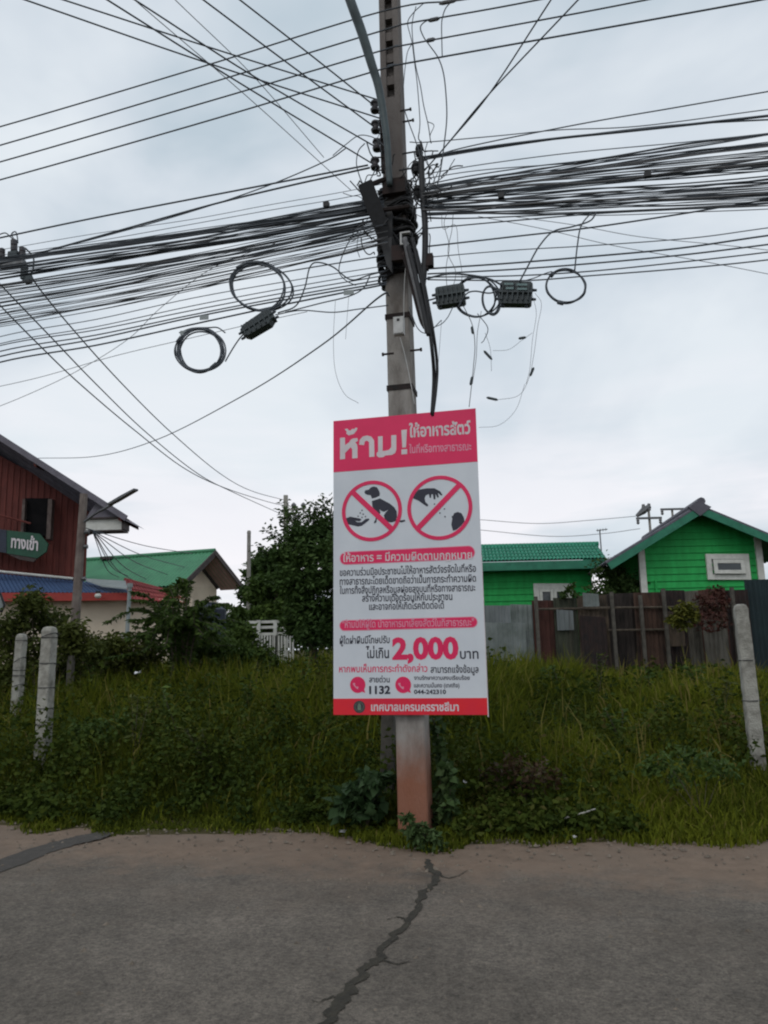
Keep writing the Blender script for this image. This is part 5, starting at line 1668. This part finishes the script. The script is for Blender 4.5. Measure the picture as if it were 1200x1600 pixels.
for (p, zt) in ((wl, zl - 0.05), (wr, zr - 0.02)):
    s_ = -0.02 if p is wl else -0.05
    obj('corner_post', MB().box(V((p.x + s_, p.y - 0.035, (zb + zt) / 2)), 0.17, 0.10, zt - zb, V((1, 0, 0)), V((0, 1, 0))), M['white_trim'], house)
obj('finial', MB().prism([at(1076, 792, GY - 0.66), at(1093, 783, GY - 0.66), at(1112, 792, GY - 0.66), at(1094, 806, GY - 0.66)], V((0, 0.1, 0))), M['slate'], house)
window(house, at(1104, 900, GY), at(1171, 900, GY), at(1137, 906, GY).z, at(1137, 866, GY).z, V((0, -1, 0)), 0.14)
p = at(1025, 915, GY - 0.06)
obj('vent_pipe', MB().tube([V((p.x, p.y, zb)), p + UP * 0.15], 0.03, 8), M['green_wall'], house)
# added wall left of the gable, its dark colour painted as the eave's shade
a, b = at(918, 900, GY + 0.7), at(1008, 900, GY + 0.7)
shade_wall = obj('eave_shade_wall', MB().box(V(((a.x + b.x) / 2, a.y, zb + 1.0)), b.x - a.x, 0.12, 2.0, V((1, 0, 0)), V((0, 1, 0))), M['darkwall'], house)

# hipped house
HY = 24.0
a, b = at(700, 900, HY), at(924, 900, HY)
zt = at(850, 886, HY).z
zb = ground_z(b.x, b.y)
h2 = thing('green_house', 'lower green house with scalloped teal roof beside the notice', 'house', V(((a.x + b.x) / 2, HY, zb)))
mb = MB()
lap_wall(mb, a, b, zb, lambda t: zt, 0.2)
mb.quad(V((b.x, b.y, zb)), V((b.x, b.y, zt)), V((b.x + 0.6, b.y + 5, zt)), V((b.x + 0.6, b.y + 5, zb)))
obj('wall', mb, M['green_wall'], h2)
e0, e1 = at(690, 884, HY - 0.55), at(946, 868, HY - 0.55)
e0.z = e1.z = (at(760, 882, HY - 0.55).z + at(945, 870, HY - 0.55).z) / 2
r0, r1 = at(690, 858, HY + 1.2), at(930, 850, HY + 1.2)
r0.z = r1.z = (at(757, 856, HY + 1.2).z + at(925, 850, HY + 1.2).z) / 2
def tile_slope(e0, e1, r0, r1, n_w, amp, rows=5):
    m_ = MB()
    nrm = (e1 - e0).cross(r0 - e0).normalized()
    if nrm.z < 0:
        nrm = -nrm
    N_ = n_w * 6
    m_.quad(e0, e1, r1, r0)
    for rw in range(rows):
        ta, tb = rw / rows, (rw + 1) / rows
        vs_ = []
        for i in range(N_ + 1):
            t = i / N_
            lo, hi = e0.lerp(e1, t), r0.lerp(r1, t)
            o_ = amp * abs(math.sin(i / 6 * math.pi))
            vs_ += [lo.lerp(hi, ta) + nrm * (o_ + 0.022), lo.lerp(hi, tb) + nrm * (o_ + 0.004)]
        m_.add(vs_, [(2 * i, 2 * i + 2, 2 * i + 3, 2 * i + 1) for i in range(N_)])
    return m_
obj('roof', tile_slope(e0, e1, r0, r1, 44, 0.05), M['teal_roof'], h2)
e2 = V((e1.x + 0.7, e1.y + 5, e1.z))
obj('roof', tile_slope(e1, e2, r1, r1 + V((0.3, 3.0, 0)), 22, 0.05), M['teal_roof'], h2)
mb = MB()
for t in range(45):
    q = r0.lerp(r1, t / 44)
    mb.lathe(q + V((-0.06, 0, 0.02)), V((1, 0, 0)), [(0, 0.07), (0.16, 0.085)], 8)
obj('ridge_cap', mb, M['teal_roof'], h2)
mb = MB()
mb.box((e0 + e1) / 2 - UP * 0.14 + V((0, 0.02, 0)), (e1 - e0).length, 0.05, 0.26, (e1 - e0).normalized(), V((0, 1, 0)))
obj('fascia', mb, M['teal_trim'], h2)
mb = MB()
mb.quad(e0 - UP * 0.26 + V((0, 0.02, 0)), e1 - UP * 0.26 + V((0, 0.02, 0)), V((e1.x, HY, e1.z - 0.26)), V((e0.x, HY, e0.z - 0.26)))
obj('soffit', mb, M['teal_trim'], h2)
window(h2, at(832, 900, HY), at(893, 900, HY), at(862, 960, HY).z, at(862, 912, HY).z, V((0, -1, 0)), 0.16, two=True)

# utility poles and aerial far behind the right houses
def tpole(label, px, ytop, Y, arms, group, with_top=False):
    t = at(px, ytop, Y)
    base = gz0(t)
    root = thing('distant_pole', label, 'utility pole', base, group)
    obj('shaft', MB().tube([base, t], [0.17, 0.10], 8), M['concrete'], root)
    for (xa, xb, y) in arms:
        p, q = at(xa, y, Y - 0.15), at(xb, y, Y - 0.15)
        q.z = p.z
        arm = obj('crossarm', MB().box((p + q) / 2, (q - p).length, 0.13, 0.17, V((1, 0, 0)), V((0, 1, 0))), M['steel'], root)
        for e_ in (p.lerp(q, 0.06), p.lerp(q, 0.94)):
            obj('insulator', MB().lathe(e_ - UP * 0.08, -UP, [(0, 0.07), (0.1, 0.14), (0.2, 0.09), (0.3, 0.14), (0.42, 0.06)], 10), M['greycable'], arm)
    return root
tpole('far pole with a level arm just left of the gable roof', 1013, 792, 62, [(994, 1034, 810)], 'far poles behind the gabled house')
tpole('far pole whose arm shows above the slope of the gable roof', 1050, 796, 66, [(1032, 1070, 796)], 'far poles behind the gabled house')
for (x0, y0, x1, y1) in ((995, 806, 1015, 791),):
    p, q = at(x0, y0, 62), at(x1, y1, 62)
    t = thing('pole_transformer', 'blurred grey fittings crowding the top of the far pole left of the gable', 'transformer', p)
    obj('body', MB().tube([p, p.lerp(q, 0.5), q], [0.14, 0.28, 0.2], 8), M['steel'], t)
    obj('bushing', MB().tube([at(1006, 798, 62), at(1005, 788, 62)], [0.22, 0.12], 8).tube([at(1013, 797, 62), at(1014, 787, 62)], [0.22, 0.12], 8), M['greycable'], t)
ab = at(940, 866, 27)
t = thing('tv_aerial', 'thin television aerial on a mast above the teal roof', 'aerial', V((ab.x, ab.y, at(940, 880, 27).z)))
mb = MB()
mb.tube([V((ab.x, ab.y, ab.z - 0.6)), at(937, 828, 27)], 0.022, 6)
obj('mast', mb, M['steel'], t)
mb = MB()
mb.tube([at(932, 829, 27), at(949, 827, 26.7)], 0.018, 5)
for f_ in (0.1, 0.35, 0.6, 0.85):
    c = at(932, 829, 27).lerp(at(949, 827, 26.7), f_)
    mb.tube([c - V((0.1, 0.35, 0)), c + V((0.1, 0.35, 0))], 0.010, 4)
obj('antenna', mb, M['steel'], t)
for (pts, txt) in (([(750, 812), (840, 818), (920, 813), (1000, 806)], 'upper faint wire crossing the sky behind the teal roof'), ([(750, 828), (860, 838), (940, 834), (1000, 826)], 'lower faint wire crossing the sky behind the teal roof')):
    cable('power_line', txt, 'power line', [at(x, y, 60) for x, y in pts], 0.022, 'greycable', 'faint far wires on the right')

# ------------------------------------------------------------------ left: red timber house, long awning and wall
RY = 22.0
red = thing('timber_house', 'red timber upper storey house with grey eaves and white eave box on the left', 'house', gz0(at(40, 1000, RY)))
wl, wr = at(-260, 900, RY - 1.0), at(134, 900, RY)
zb = at(60, 899, RY).z - 0.1
ztop_r = at(134, 786, RY).z
rise = (at(0, 712, RY).z - ztop_r) / ((wr.x - at(0, 712, RY).x))
mb = MB()
zt_l = ztop_r + rise * (wr.x - wl.x)
mb.add([V((wl.x, wl.y, zb)), V((wr.x, wr.y, zb)), V((wr.x, wr.y, ztop_r)), V((wl.x, wl.y, zt_l)),
        V((wl.x - 3, wl.y + 7, zb)), V((wr.x - 3, wr.y + 7, zb)), V((wr.x - 3, wr.y + 7, ztop_r)), V((wl.x - 3, wl.y + 7, zt_l))], [(0, 1, 2, 3), (1, 5, 6, 2), (3, 2, 6, 7), (0, 4, 5, 1)])
wall = obj('wall', mb, M['redwood'], red)
mb = MB()
ax = (wr - wl)
ax.z = 0
LL = ax.length
ax.normalize()
nrm = V((ax.y, -ax.x, 0))
for i in range(64):
    s_ = LL - 0.08 - i * 0.17
    if s_ < 0:
        break
    p = wl + ax * s_
    zt_ = ztop_r + rise * (wr.x - p.x) - 0.03
    mb.box(V((p.x, p.y, (zb + zt_) / 2)) + nrm * 0.012, 0.022, 0.02, zt_ - zb, ax, nrm, UP)
obj('batten', mb, M['redwood'], wall)
# roof: outer edge of the verge from off frame to the eave tip
ea = at(200, 806, RY - 1.3)
va = at(0, 678, RY - 1.3)
dirv = (va - ea)
vtop = ea + dirv * 2.2
bk2 = V((-6.4, 9.0, 0))
mb = roof_sheet(ea, vtop, bk2, 0.05, 30, 0.02)
obj('roof', mb, M['slate'], red)
mb = MB()
ax2 = dirv.normalized()
dn = V((0, 1, 0)).cross(ax2)
if dn.z > 0:
    dn = -dn
mb.box((ea + vtop) / 2 + dn * 0.09, (vtop - ea).length, 0.05, 0.14, ax2, V((0, 1, 0)), dn)
obj('bargeboard', mb, M['soffit'], red)
mb = MB()
i0, i1 = ea + dn * 0.14, vtop + dn * 0.14
mb.quad(i0 + V((0, 0.03, 0)), i1 + V((0, 0.03, 0)), i1 + V((0.1, 1.45, -0.05)), i0 + V((0.1, 1.45, -0.05)))
sof = obj('soffit', mb, M['soffit'], red)
mb = MB()
for f_ in (0.02, 0.32, 0.56, 0.85):
    p = i0.lerp(i1, f_)
    mb.box(p + V((0.03, 0.7, -0.07)), 0.10, 1.3, 0.12, ax2, V((0.05, 1, -0.03)).normalized())
obj('rafter', mb, M['redwood'], red)
a, b = at(136, 831, RY - 0.9), at(196, 829, RY - 0.9)
mb = MB()
mb.box((a + b) / 2 - UP * 0.02, (b - a).length, 0.5, 0.035, V((1, 0, 0)), V((0, 1, 0)))
mb.box((a + b) / 2 + UP * 0.335, (b - a).length + 0.02, 0.5, 0.045, V((1, 0, 0)), V((0, 1, 0)))
mb.box(b + UP * 0.16, 0.05, 0.5, 0.31, V((1, 0, 0)), V((0, 1, 0)))
eb = obj('eave_box', mb, M['brown_trim'], red)
obj('eave_panel', MB().box((a + b) / 2 + UP * 0.157 - V((0.01, -0.03, 0)), (b - a).length - 0.08, 0.4, 0.30, V((1, 0, 0)), V((0, 1, 0))), M['white_trim'], eb)
mb = MB()
a2, b2 = at(138, 812, RY - 0.9), at(197, 810, RY - 0.9)
mb.hexa([a2 - V((0, 0.2, 0)), b2 - V((0, 0.2, 0)), b2 + V((-1.0, 2, 0)), a2 + V((-1.0, 2, 0))], [at(150, 786, RY - 1.1), at(196, 806, RY - 1.1), at(192, 806, RY + 1), at(146, 786, RY + 1)])
obj('eave_return', mb, M['soffit'], red)
# window with open shutters; the room's shade is painted as a near-black solid face
wnd = obj('window', MB().box(at(57, 808, RY - 0.33), 0.68, 0.05, 1.1, ax, nrm, UP), mat('painted_room_shade', (0.012, 0.011, 0.012), (0.007, 0.007, 0.008), 0.9, 4, spec=0.1), red)
shm = mat('worn_shutter', (0.13, 0.10, 0.09), (0.07, 0.05, 0.045), 0.8, 6)
for (x, w_) in ((38, 4), (79, 6)):
    obj('shutter', MB().box(at(x, 812, RY - 0.45), w_ * RY / FPX, 0.30, 1.15, ax, nrm, UP), shm, wnd)
mb = MB()
mb.tube([at(-10, 802, RY - 0.7), at(48, 818, RY - 0.7)], 0.03, 6)
mb.tube([at(9, 808, RY - 0.7), at(9, 832, RY - 0.7)], 0.02, 6)
obj('sign_bracket', mb, M['redwood'], red)
# arrow shaped entrance sign with its lettering
gs = thing('entrance_sign', 'dark green arrow sign with white Thai letters hanging on the red house', 'sign', at(35, 848, RY - 0.85))
SGY = RY - 0.85
out = [(-40, 822), (8, 828), (62, 834), (75, 850), (72, 862), (58, 872), (8, 864), (-40, 856)]
obj('board', MB().prism([at(x, y, SGY) for x, y in out], V((0, 0.06, 0))), M['sign_green'], gs)
mb = MB()
mb.prism([at(x, y, SGY - 0.012) for x, y in [(-40, 822), (10, 828), (10, 864), (-40, 856)]], V((0, 0.01, 0)))
obj('dark_end', mb, M['tank'], gs)
mb = MB()
mb.prism([at(x, y, SGY + 0.02) for x, y in [(8, 864), (58, 872), (52, 878), (30, 874)]], V((0, 0.05, 0)))
obj('lip', mb, M['brown_trim'], gs)
cu = bpy.data.curves.new('lettering', 'FONT')
cu.body = 'ทางเข้า'
cu.offset = 0.03
to = bpy.data.objects.new('lettering', cu)
col.objects.link(to)
dg = bpy.context.evaluated_depsgraph_get()
me = to.evaluated_get(dg).to_mesh()
co = np.array([tuple(v.co)[:2] for v in me.vertices])
faces = [tuple(p_.vertices) for p_ in me.polygons]
to.evaluated_get(dg).to_mesh_clear()
bpy.data.objects.remove(to)
a, b = at(17, 855, SGY - 0.02), at(59, 860, SGY - 0.02)
hh = (at(17, 841, SGY).z - a.z) / 0.565
x0, x1 = co[:, 0].min(), co[:, 0].max()
obj('lettering', MB().add([a.lerp(b, (x - x0) / (x1 - x0)) + UP * (y * hh) for x, y in co], faces), M['print_letter'], gs)
# lower storey: awning and wall
AY = 20.5
wall_ = thing('boundary_wall', 'long cream rendered wall under the red band on the left', 'wall', gz0(at(120, 1000, AY)))
a, b = at(-200, 938, AY - 0.6), at(300, 946, AY + 1.6)
g = ground_z(a.x, a.y)
b.z = at(205, 942, AY + 1.0).z
a.z = at(5, 930, AY).z + 0.02
a.z = b.z = (a.z + b.z) / 2
mb = MB().hexa([V((a.x, a.y, g)), V((b.x, b.y, g)), V((b.x, b.y + 0.15, g)), V((a.x, a.y + 0.15, g))], [a, b, b + V((0, 0.15, 0)), a + V((0, 0.15, 0))])
obj('render_face', mb, M['cream'], wall_)
awn = thing('awning', 'blue metal awning with red fascia beneath the red timber storey', 'awning', V((a.x, a.y, a.z)))
axw = (b - a).normalized()
nw = V((axw.y, -axw.x, 0))
f0, f1 = at(-200, 928, AY - 0.9), at(205, 942, AY + 0.65)
f0.z = a.z - 0.07
f1 = V((f1.x, f1.y, f0.z))
hgt = 0.015 + (at(0, 918, AY - 0.3).z - at(0, 932, AY - 0.3).z)
mb = MB().hexa([f0, f1, f1 + V((0, 0.08, 0)), f0 + V((0, 0.08, 0))], [f0 + UP * hgt, f1 + UP * hgt * 0.8, f1 + UP * hgt * 0.8 + V((0, 0.08, 0)), f0 + UP * hgt + V((0, 0.08, 0))])
obj('fascia', mb, M['red_fascia'], awn)
g0, g1 = f0 + UP * (hgt + 0.01), f1 + UP * (hgt * 0.8 + 0.01)
t0, t1 = at(-200, 878, AY + 0.25), at(122, 905, AY + 1.1)
mb = MB()
nW = 60
vs_, fs_ = [], []
for i in range(nW * 4 + 1):
    t = i / (nW * 4)
    o_ = UP * (0.012 * math.sin(i / 4 * 2 * math.pi))
    lo, hi = g0.lerp(g1, t), t0.lerp(t1 + V((1.0, 0.3, -0.15)), t)
    vs_ += [lo + o_, hi + o_]
mb.add(vs_, [(2 * i, 2 * i + 2, 2 * i + 3, 2 * i + 1) for i in range(nW * 4)])
obj('roof', mb, M['blue_roof'], awn)
mb = MB()
fl_ = (at(126, 905, AY + 0.9), at(196, 909, AY + 0.75), at(199, 921, AY + 0.35), at(160, 917, AY + 0.5))
mb.hexa(fl_, [p_ + UP * 0.03 for p_ in fl_])
obj('flashing', mb, M['grey_sheet'], awn)
mb = MB()
mb.tube([at(-60, 886, AY + 0.2), at(0, 893, AY + 0.4), at(114, 904, AY + 0.95)], 0.035, 8)
obj('gutter', mb, M['white_trim'], awn)
lamp = thing('wall_lamp', 'small round white lamp on the red fascia', 'lamp', at(153, 930, AY + 0.3))
p = at(153, 931, AY + 0.25)
obj('globe', MB().lathe(p - UP * 0.07, UP, [(0, 0.02), (0.02, 0.07), (0.07, 0.09), (0.12, 0.07), (0.14, 0.02)], 12), M['white_trim'], lamp, smoothed=True)
obj('bracket', MB().box(p + UP * 0.10, 0.05, 0.16, 0.05), M['black'], lamp)
# tiled cap and grey down pipe at the end of the wall
rt = thing('tiled_roof', 'small red tiled roof at the end of the cream wall', 'roof', at(230, 930, AY + 1.2))
e0_, e1_ = at(200, 938, AY + 0.7), at(292, 944, AY + 1.5)
r0_, r1_ = at(194, 905, AY + 2.2), at(256, 922, AY + 2.8)
obj('slope', tile_slope(e0_, e1_, r0_, r1_, 16, 0.03, 4), M['red_tile'], rt)
obj('ridge', MB().tube([r0_, r1_, e1_ + UP * 0.08], 0.05, 8), M['red_tile'], rt)
dp = thing('down_pipe', 'thin grey-green pipe standing before the end of the cream wall', 'pipe', gz0(at(197, 1000, AY - 0.2)))
q = at(203, 915, AY - 0.2)
q0 = at(196, 1000, AY - 0.2)
q0.z = WL[dp].z
obj('pipe', MB().tube([q0, q], 0.055, 8), M['grey_sheet'], dp)
obj('collar', MB().tube([q - UP * 0.05, q + UP * 0.06], 0.08, 8), M['grey_sheet'], dp)
p = at(4, 950, 9.2)
ob = thing('roadside_mirror', 'dark rimmed panel cut by the left edge of the picture', 'panel', at(-4, 950, 15))
pts_ = [at(x, y, 15) for x, y in ((-30, 925), (1, 928), (7, 945), (3, 955), (-30, 958))]
obj('face', MB().prism(pts_, V((0, 0.03, 0))), M['grey_sheet'], ob)
obj('rim', MB().tube(pts_ + [pts_[0]], 0.025, 6), M['black'], ob)

# street lamp pole in front of the red house
SY = 18.0
base = gz0(at(114, 1000, SY))
sl = thing('street_lamp', 'grey concrete pole with an angled street lamp arm before the red house', 'street lamp', base)
tp = at(131, 772, SY)
obj('pole', MB().tube([base, base.lerp(tp, 0.5), tp], [0.125, 0.11, 0.095], 8), mat('brown_concrete', (0.20, 0.165, 0.145), (0.12, 0.095, 0.085), 0.9, 4, 0.3, 40), sl)
arm = obj('arm', MB().tube(spline([at(132, 815, SY - 0.12), at(150, 802, SY - 0.3), at(176, 788, SY - 0.6)], 5), 0.03, 7), M['steel'], sl)
a, b = at(174, 789, SY - 0.55), at(216, 765, SY - 1.1)
ax = (b - a).normalized()
sd_ = ax.cross(UP).normalized()
upn = sd_.cross(ax)
m_ = MB()
L_ = (b - a).length
m_.prism([a + ax * (L_ * f_) + upn * h_ for f_, h_ in ((0, -0.02), (0.3, -0.035), (1, -0.03), (1, 0.012), (0.5, 0.028), (0, 0.02))], sd_ * 0.12)
obj('lamp_head', m_, M['steel'], sl)
mb = MB()
for (x, y) in ((133, 832), (131, 855), (128, 905), (121, 935)):
    mb.tube([at(x - 3, y, SY), at(x + 6, y - 1, SY)], [0.05, 0.05], 8)
obj('band', mb, M['steel'], sl)
# drop wires fanning from the pole to the green roof
ends = [((300, 865), 'highest'), ((288, 886), 'second'), ((262, 898), 'third'), ((228, 905), 'fourth'), ((210, 908), 'fifth'), ((200, 900), 'sixth'), ((186, 902), 'lowest')]
for k, ((x, y), nm) in enumerate(ends):
    p0 = at(134 + 4 * min(k, 3), 825 + k * 1.5, SY)
    p1 = at(x, y, 27)
    mid = p0.lerp(p1, 0.45) - UP * (0.10 + 0.04 * k)
    cable('drop_wire', nm + ' of the wires fanning from the street lamp pole over the green roof', 'wire', [p0, mid, p1], 0.012, 'cable', 'wires fanning over the green roof')

# green-roofed house
GHY = 30.0
apx = at(336, 861, GHY)
gh = thing('gabled_house', 'cream house with a wide green metal roof and pinkish gable soffit', 'house', gz0(at(260, 1000, GHY)))
er_ = at(379, 916, GHY + 0.8)
elow = at(283, 914, GHY - 2.2)
rb = at(112, 876, GHY + 2.2)
rb.z = apx.z
back = rb - apx
obj('roof', roof_sheet(elow, apx, back, 0.06, 40, 0.02), M['green_roof'], gh)
obj('roof', roof_sheet(er_, apx, back, 0.06, 40, 0.02), M['green_roof'], gh)
mb = MB()
mb.tube([apx + UP * 0.02, rb + UP * 0.02], 0.09, 8)
obj('ridge_cap', mb, M['green_roof'], gh)
bd = back.normalized()
ins = bd * 1.0
dn_ = UP * -0.12
mb = MB()
mb.quad(apx + dn_, er_ + dn_, er_ + dn_ + ins, apx + dn_ + ins)
mb.quad(apx + dn_, elow + dn_, elow + dn_ + ins, apx + dn_ + ins)
obj('soffit', mb, M['pink_soffit'], gh)
mb = MB()
for e_ in (er_, elow):
    ax = (e_ - apx).normalized()
    nn_ = ax.cross(bd).normalized()
    if nn_.z > 0:
        nn_ = -nn_
    mb.box((e_ + apx) / 2 + nn_ * 0.07 - bd * 0.03, (e_ - apx).length, 0.05, 0.2, ax, bd, nn_)
obj('bargeboard', mb, M['brown_trim'], gh)
w0, w1, w2 = apx + ins + dn_ * 1.5, er_ + ins + dn_ * 1.5, elow + ins + dn_ * 1.5
w1 = apx.lerp(er_, 0.86) + ins + dn_ * 1.5
w2 = apx.lerp(elow, 0.86) + ins + dn_ * 1.5
gg = WL[gh].z
mb = MB()
mb.prism([w0, w1, V((w1.x, w1.y, gg)), V((w2.x, w2.y, gg)), w2], bd * 0.15)
mb.quad(V((w1.x, w1.y, gg)), w1, w1 + back * 0.8, V((w1.x, w1.y, gg)) + back * 0.8)
mb.quad(V((w2.x, w2.y, gg)), w2, w2 + back * 0.8, V((w2.x, w2.y, gg)) + back * 0.8)
obj('wall', mb, M['cream'], gh)
mb = MB()
for p_, q_ in ((w0, w1), (w0, w2)):
    ax = (q_ - p_).normalized()
    mb.box((p_ + q_) / 2 - bd * 0.05 - UP * 0.06, (q_ - p_).length, 0.08, 0.12, ax, bd, ax.cross(bd))
obj('gable_trim', mb, M['brown_trim'], gh)
mb = MB()
c = at(168, 872, GHY + 1.5)
mb.box(c, 0.5, 0.3, 0.1)
mb.tube([c - V((0.3, 0, 0)), c + V((0.3, 0, 0))], 0.05, 6)
obj('roof_vent', mb, M['brown_trim'], gh)
# water tank, white fence, thin pole, far pole
tk = foot(330, 16.0)
t = thing('water_tank', 'dark blue upright tank half hidden by the shrubs under the gable', 'tank', tk)
topz = at(328, 944, 16).z
mb = MB().lathe(tk, UP, [(0, 0.28), (0.1, 0.30), (0.5, 0.30), (0.52, 0.315), (0.56, 0.30), (topz - tk.z - 0.12, 0.30), (topz - tk.z - 0.03, 0.2), (topz - tk.z, 0.08)], 18)
obj('body', mb, M['tank'], t, smoothed=False)
obj('lid', MB().lathe(V((tk.x, tk.y, topz - 0.02)), UP, [(0, 0.12), (0.05, 0.12), (0.06, 0.05)], 12), M['tank'], t)
wf = thing('picket_fence', 'white slatted fence glimpsed through leaves left of the dark tree', 'fence', foot(435, 16.5))
FYY = 16.0
mb = MB()
for y in (971, 979.5, 990):
    mb.box((at(388, y, FYY) + at(458, y + 1, FYY)) / 2, (at(458, y, FYY) - at(388, y, FYY)).length, 0.03, 0.055, V((1, 0, 0)), V((0, 1, 0)))
obj('rail', mb, M['white_trim'], wf)
for x in (404, 430, 446):
    a = at(x, 969, FYY - 0.04)
    g = ground_z(a.x, a.y)
    obj('post', MB().box(V((a.x, a.y, (a.z + g) / 2)), 0.07, 0.06, a.z - g, V((1, 0, 0)), V((0, 1, 0))), M['white_trim'], wf)
for i in range(15):
    a = at(396 + i * 4.4, 993, FYY - 0.06)
    g = ground_z(a.x, a.y)
    obj('picket', MB().box(V((a.x, a.y, (a.z + g) / 2)), 0.032, 0.02, a.z - g, V((1, 0, 0)), V((0, 1, 0))), M['white_trim'], wf)
a = at(389, 833, 24)
base = gz0(at(388, 1000, 24))
t = thing('thin_pole', 'thin bare grey pole standing between the green roof and the dark tree', 'pole', base)
obj('shaft', MB().tube([base, a], [0.075, 0.06], 8), M['concrete'], t)
obj('cap', MB().tube([a, a + UP * 0.08], [0.07, 0.05], 8), M['concrete'], t)
FY2 = 45.0
tp = at(446.5, 774, FY2)
base = gz0(at(445, 1000, FY2))
fp = thing('distant_pole', 'slim pale concrete pole with two short arms above the dark tree', 'utility pole', base)
obj('shaft', MB().box((base + tp) / 2, 0.24, 0.24, (tp - base).length, V((1, 0, 0)), V((0, 1, 0)), (tp - base).normalized()), M['post'], fp)
for (xa, xb, y, pins) in ((448, 476, 796, (459, 474)), (448, 466, 814, (452, 466))):
    p_, q_ = at(xa, y, FY2 - 0.2), at(xb, y, FY2 - 0.2)
    arm = obj('crossarm', MB().box((p_ + q_) / 2, (q_ - p_).length, 0.12, 0.13, V((1, 0, 0)), V((0, 1, 0))), M['post'], fp)
    for x in pins:
        obj('insulator', MB().lathe(at(x, y - 2, FY2 - 0.2), UP, [(0, 0.05), (0.08, 0.13), (0.2, 0.16), (0.3, 0.08), (0.34, 0.03)], 10), M['greycable'], arm)
# transformer pole at the left edge: shaft off frame, arm end in view
LY = 14.0
lp = thing('transformer_pole', 'steel crossarm with dark insulators on a pole cut by the left edge', 'utility pole', gz0(at(-70, 1000, LY)))
base = WL[lp]
tp = at(-60, 250, LY)
obj('shaft', MB().box((base + tp) / 2, 0.26, 0.24, (tp - base).length, U, W, (tp - base).normalized()), M['concrete'], lp)
a, b = at(-120, 415, LY - 0.2), at(38, 411, LY - 0.2)
armo = obj('crossarm', MB().box((a + b) / 2, (b - a).length, 0.14, 13 * LY / FPX, (b - a).normalized(), V((0, 1, 0)), UP), M['steel'], lp)
mb = MB()
mb.box(at(38, 425, LY - 0.2), 0.08, 0.12, 0.32, U, W)
mb.box(at(43, 436, LY - 0.2), 0.14, 0.12, 0.14, U, W)
mb.box(at(22, 400, LY - 0.2), 0.2, 0.12, 0.16, U, W)
obj('clamp', mb, M['closure'], lp)
for (x, y0, y1, w_) in ((22, 394, 374, 0.065), (35, 402, 386, 0.062), (3, 404, 388, 0.06), (-20, 404, 384, 0.065)):
    p_, q_ = at(x, y0, LY - 0.2), at(x, y1, LY - 0.2)
    L_ = (q_ - p_).length
    obj('insulator', MB().lathe(p_, q_ - p_, [(0, w_ * 0.6), (L_ * 0.1, w_), (L_ * 0.45, w_), (L_ * 0.5, w_ * 0.85), (L_ * 0.55, w_), (L_ * 0.9, w_), (L_, w_ * 0.5)], 12), M['spool'], armo)
def inv(pts, Ya, Yb, x0, x1):
    out = []
    for (x, y) in pts:
        t = min(1, max(0, (x - x0) / (x1 - x0)))
        out.append(at(x, y, 1 / ((1 - t) / Ya + t / Yb)))
    return out
for pts, txt in (([(40, 388), (52, 402), (52, 420), (54, 440), (110, 510), (191, 600), (270, 678), (344, 740), (393, 767), (443, 781)], 'upper'),
                 ([(-20, 420), (0, 444), (75, 522), (150, 600), (230, 677), (309, 740), (364, 769), (441, 804)], 'lower'),
                 ([(-10, 464), (0, 477), (60, 538), (125, 600), (210, 672), (290, 733), (353, 763), (415, 783), (443, 790)], 'middle')):
    cable('power_line', txt + ' of the three wires dropping from the left edge to the slim far pole', 'power line', inv(pts, 14, FY2, 40, 443), 0.016, 'cable', 'wires to the slim far pole')
for pts, txt in (([(22, 374), (18, 366), (24, 362), (27, 370), (28, 380)], 'small wire hoop over the inner insulator on the left crossarm'), ([(-5, 368), (8, 364), (16, 370), (22, 376)], 'curled wire end entering from the left edge at the crossarm')):
    cable('jumper_wire', txt, 'wire', [at(x, y, LY - 0.2) for x, y in pts], 0.012, 'cable')
for pts, txt in (([(-40, 612), (60, 590), (180, 556), (290, 530), (420, 500), (480, 487)], 'faint grey wire below the left coils, nearly straight'), ([(-40, 650), (40, 618), (120, 580), (200, 530), (250, 482), (330, 420), (430, 380)], 'faint grey wire slanting up through the left cables')):
    cable('wire', txt, 'wire', exl(pts, 0.06), 0.0028, 'greycable')
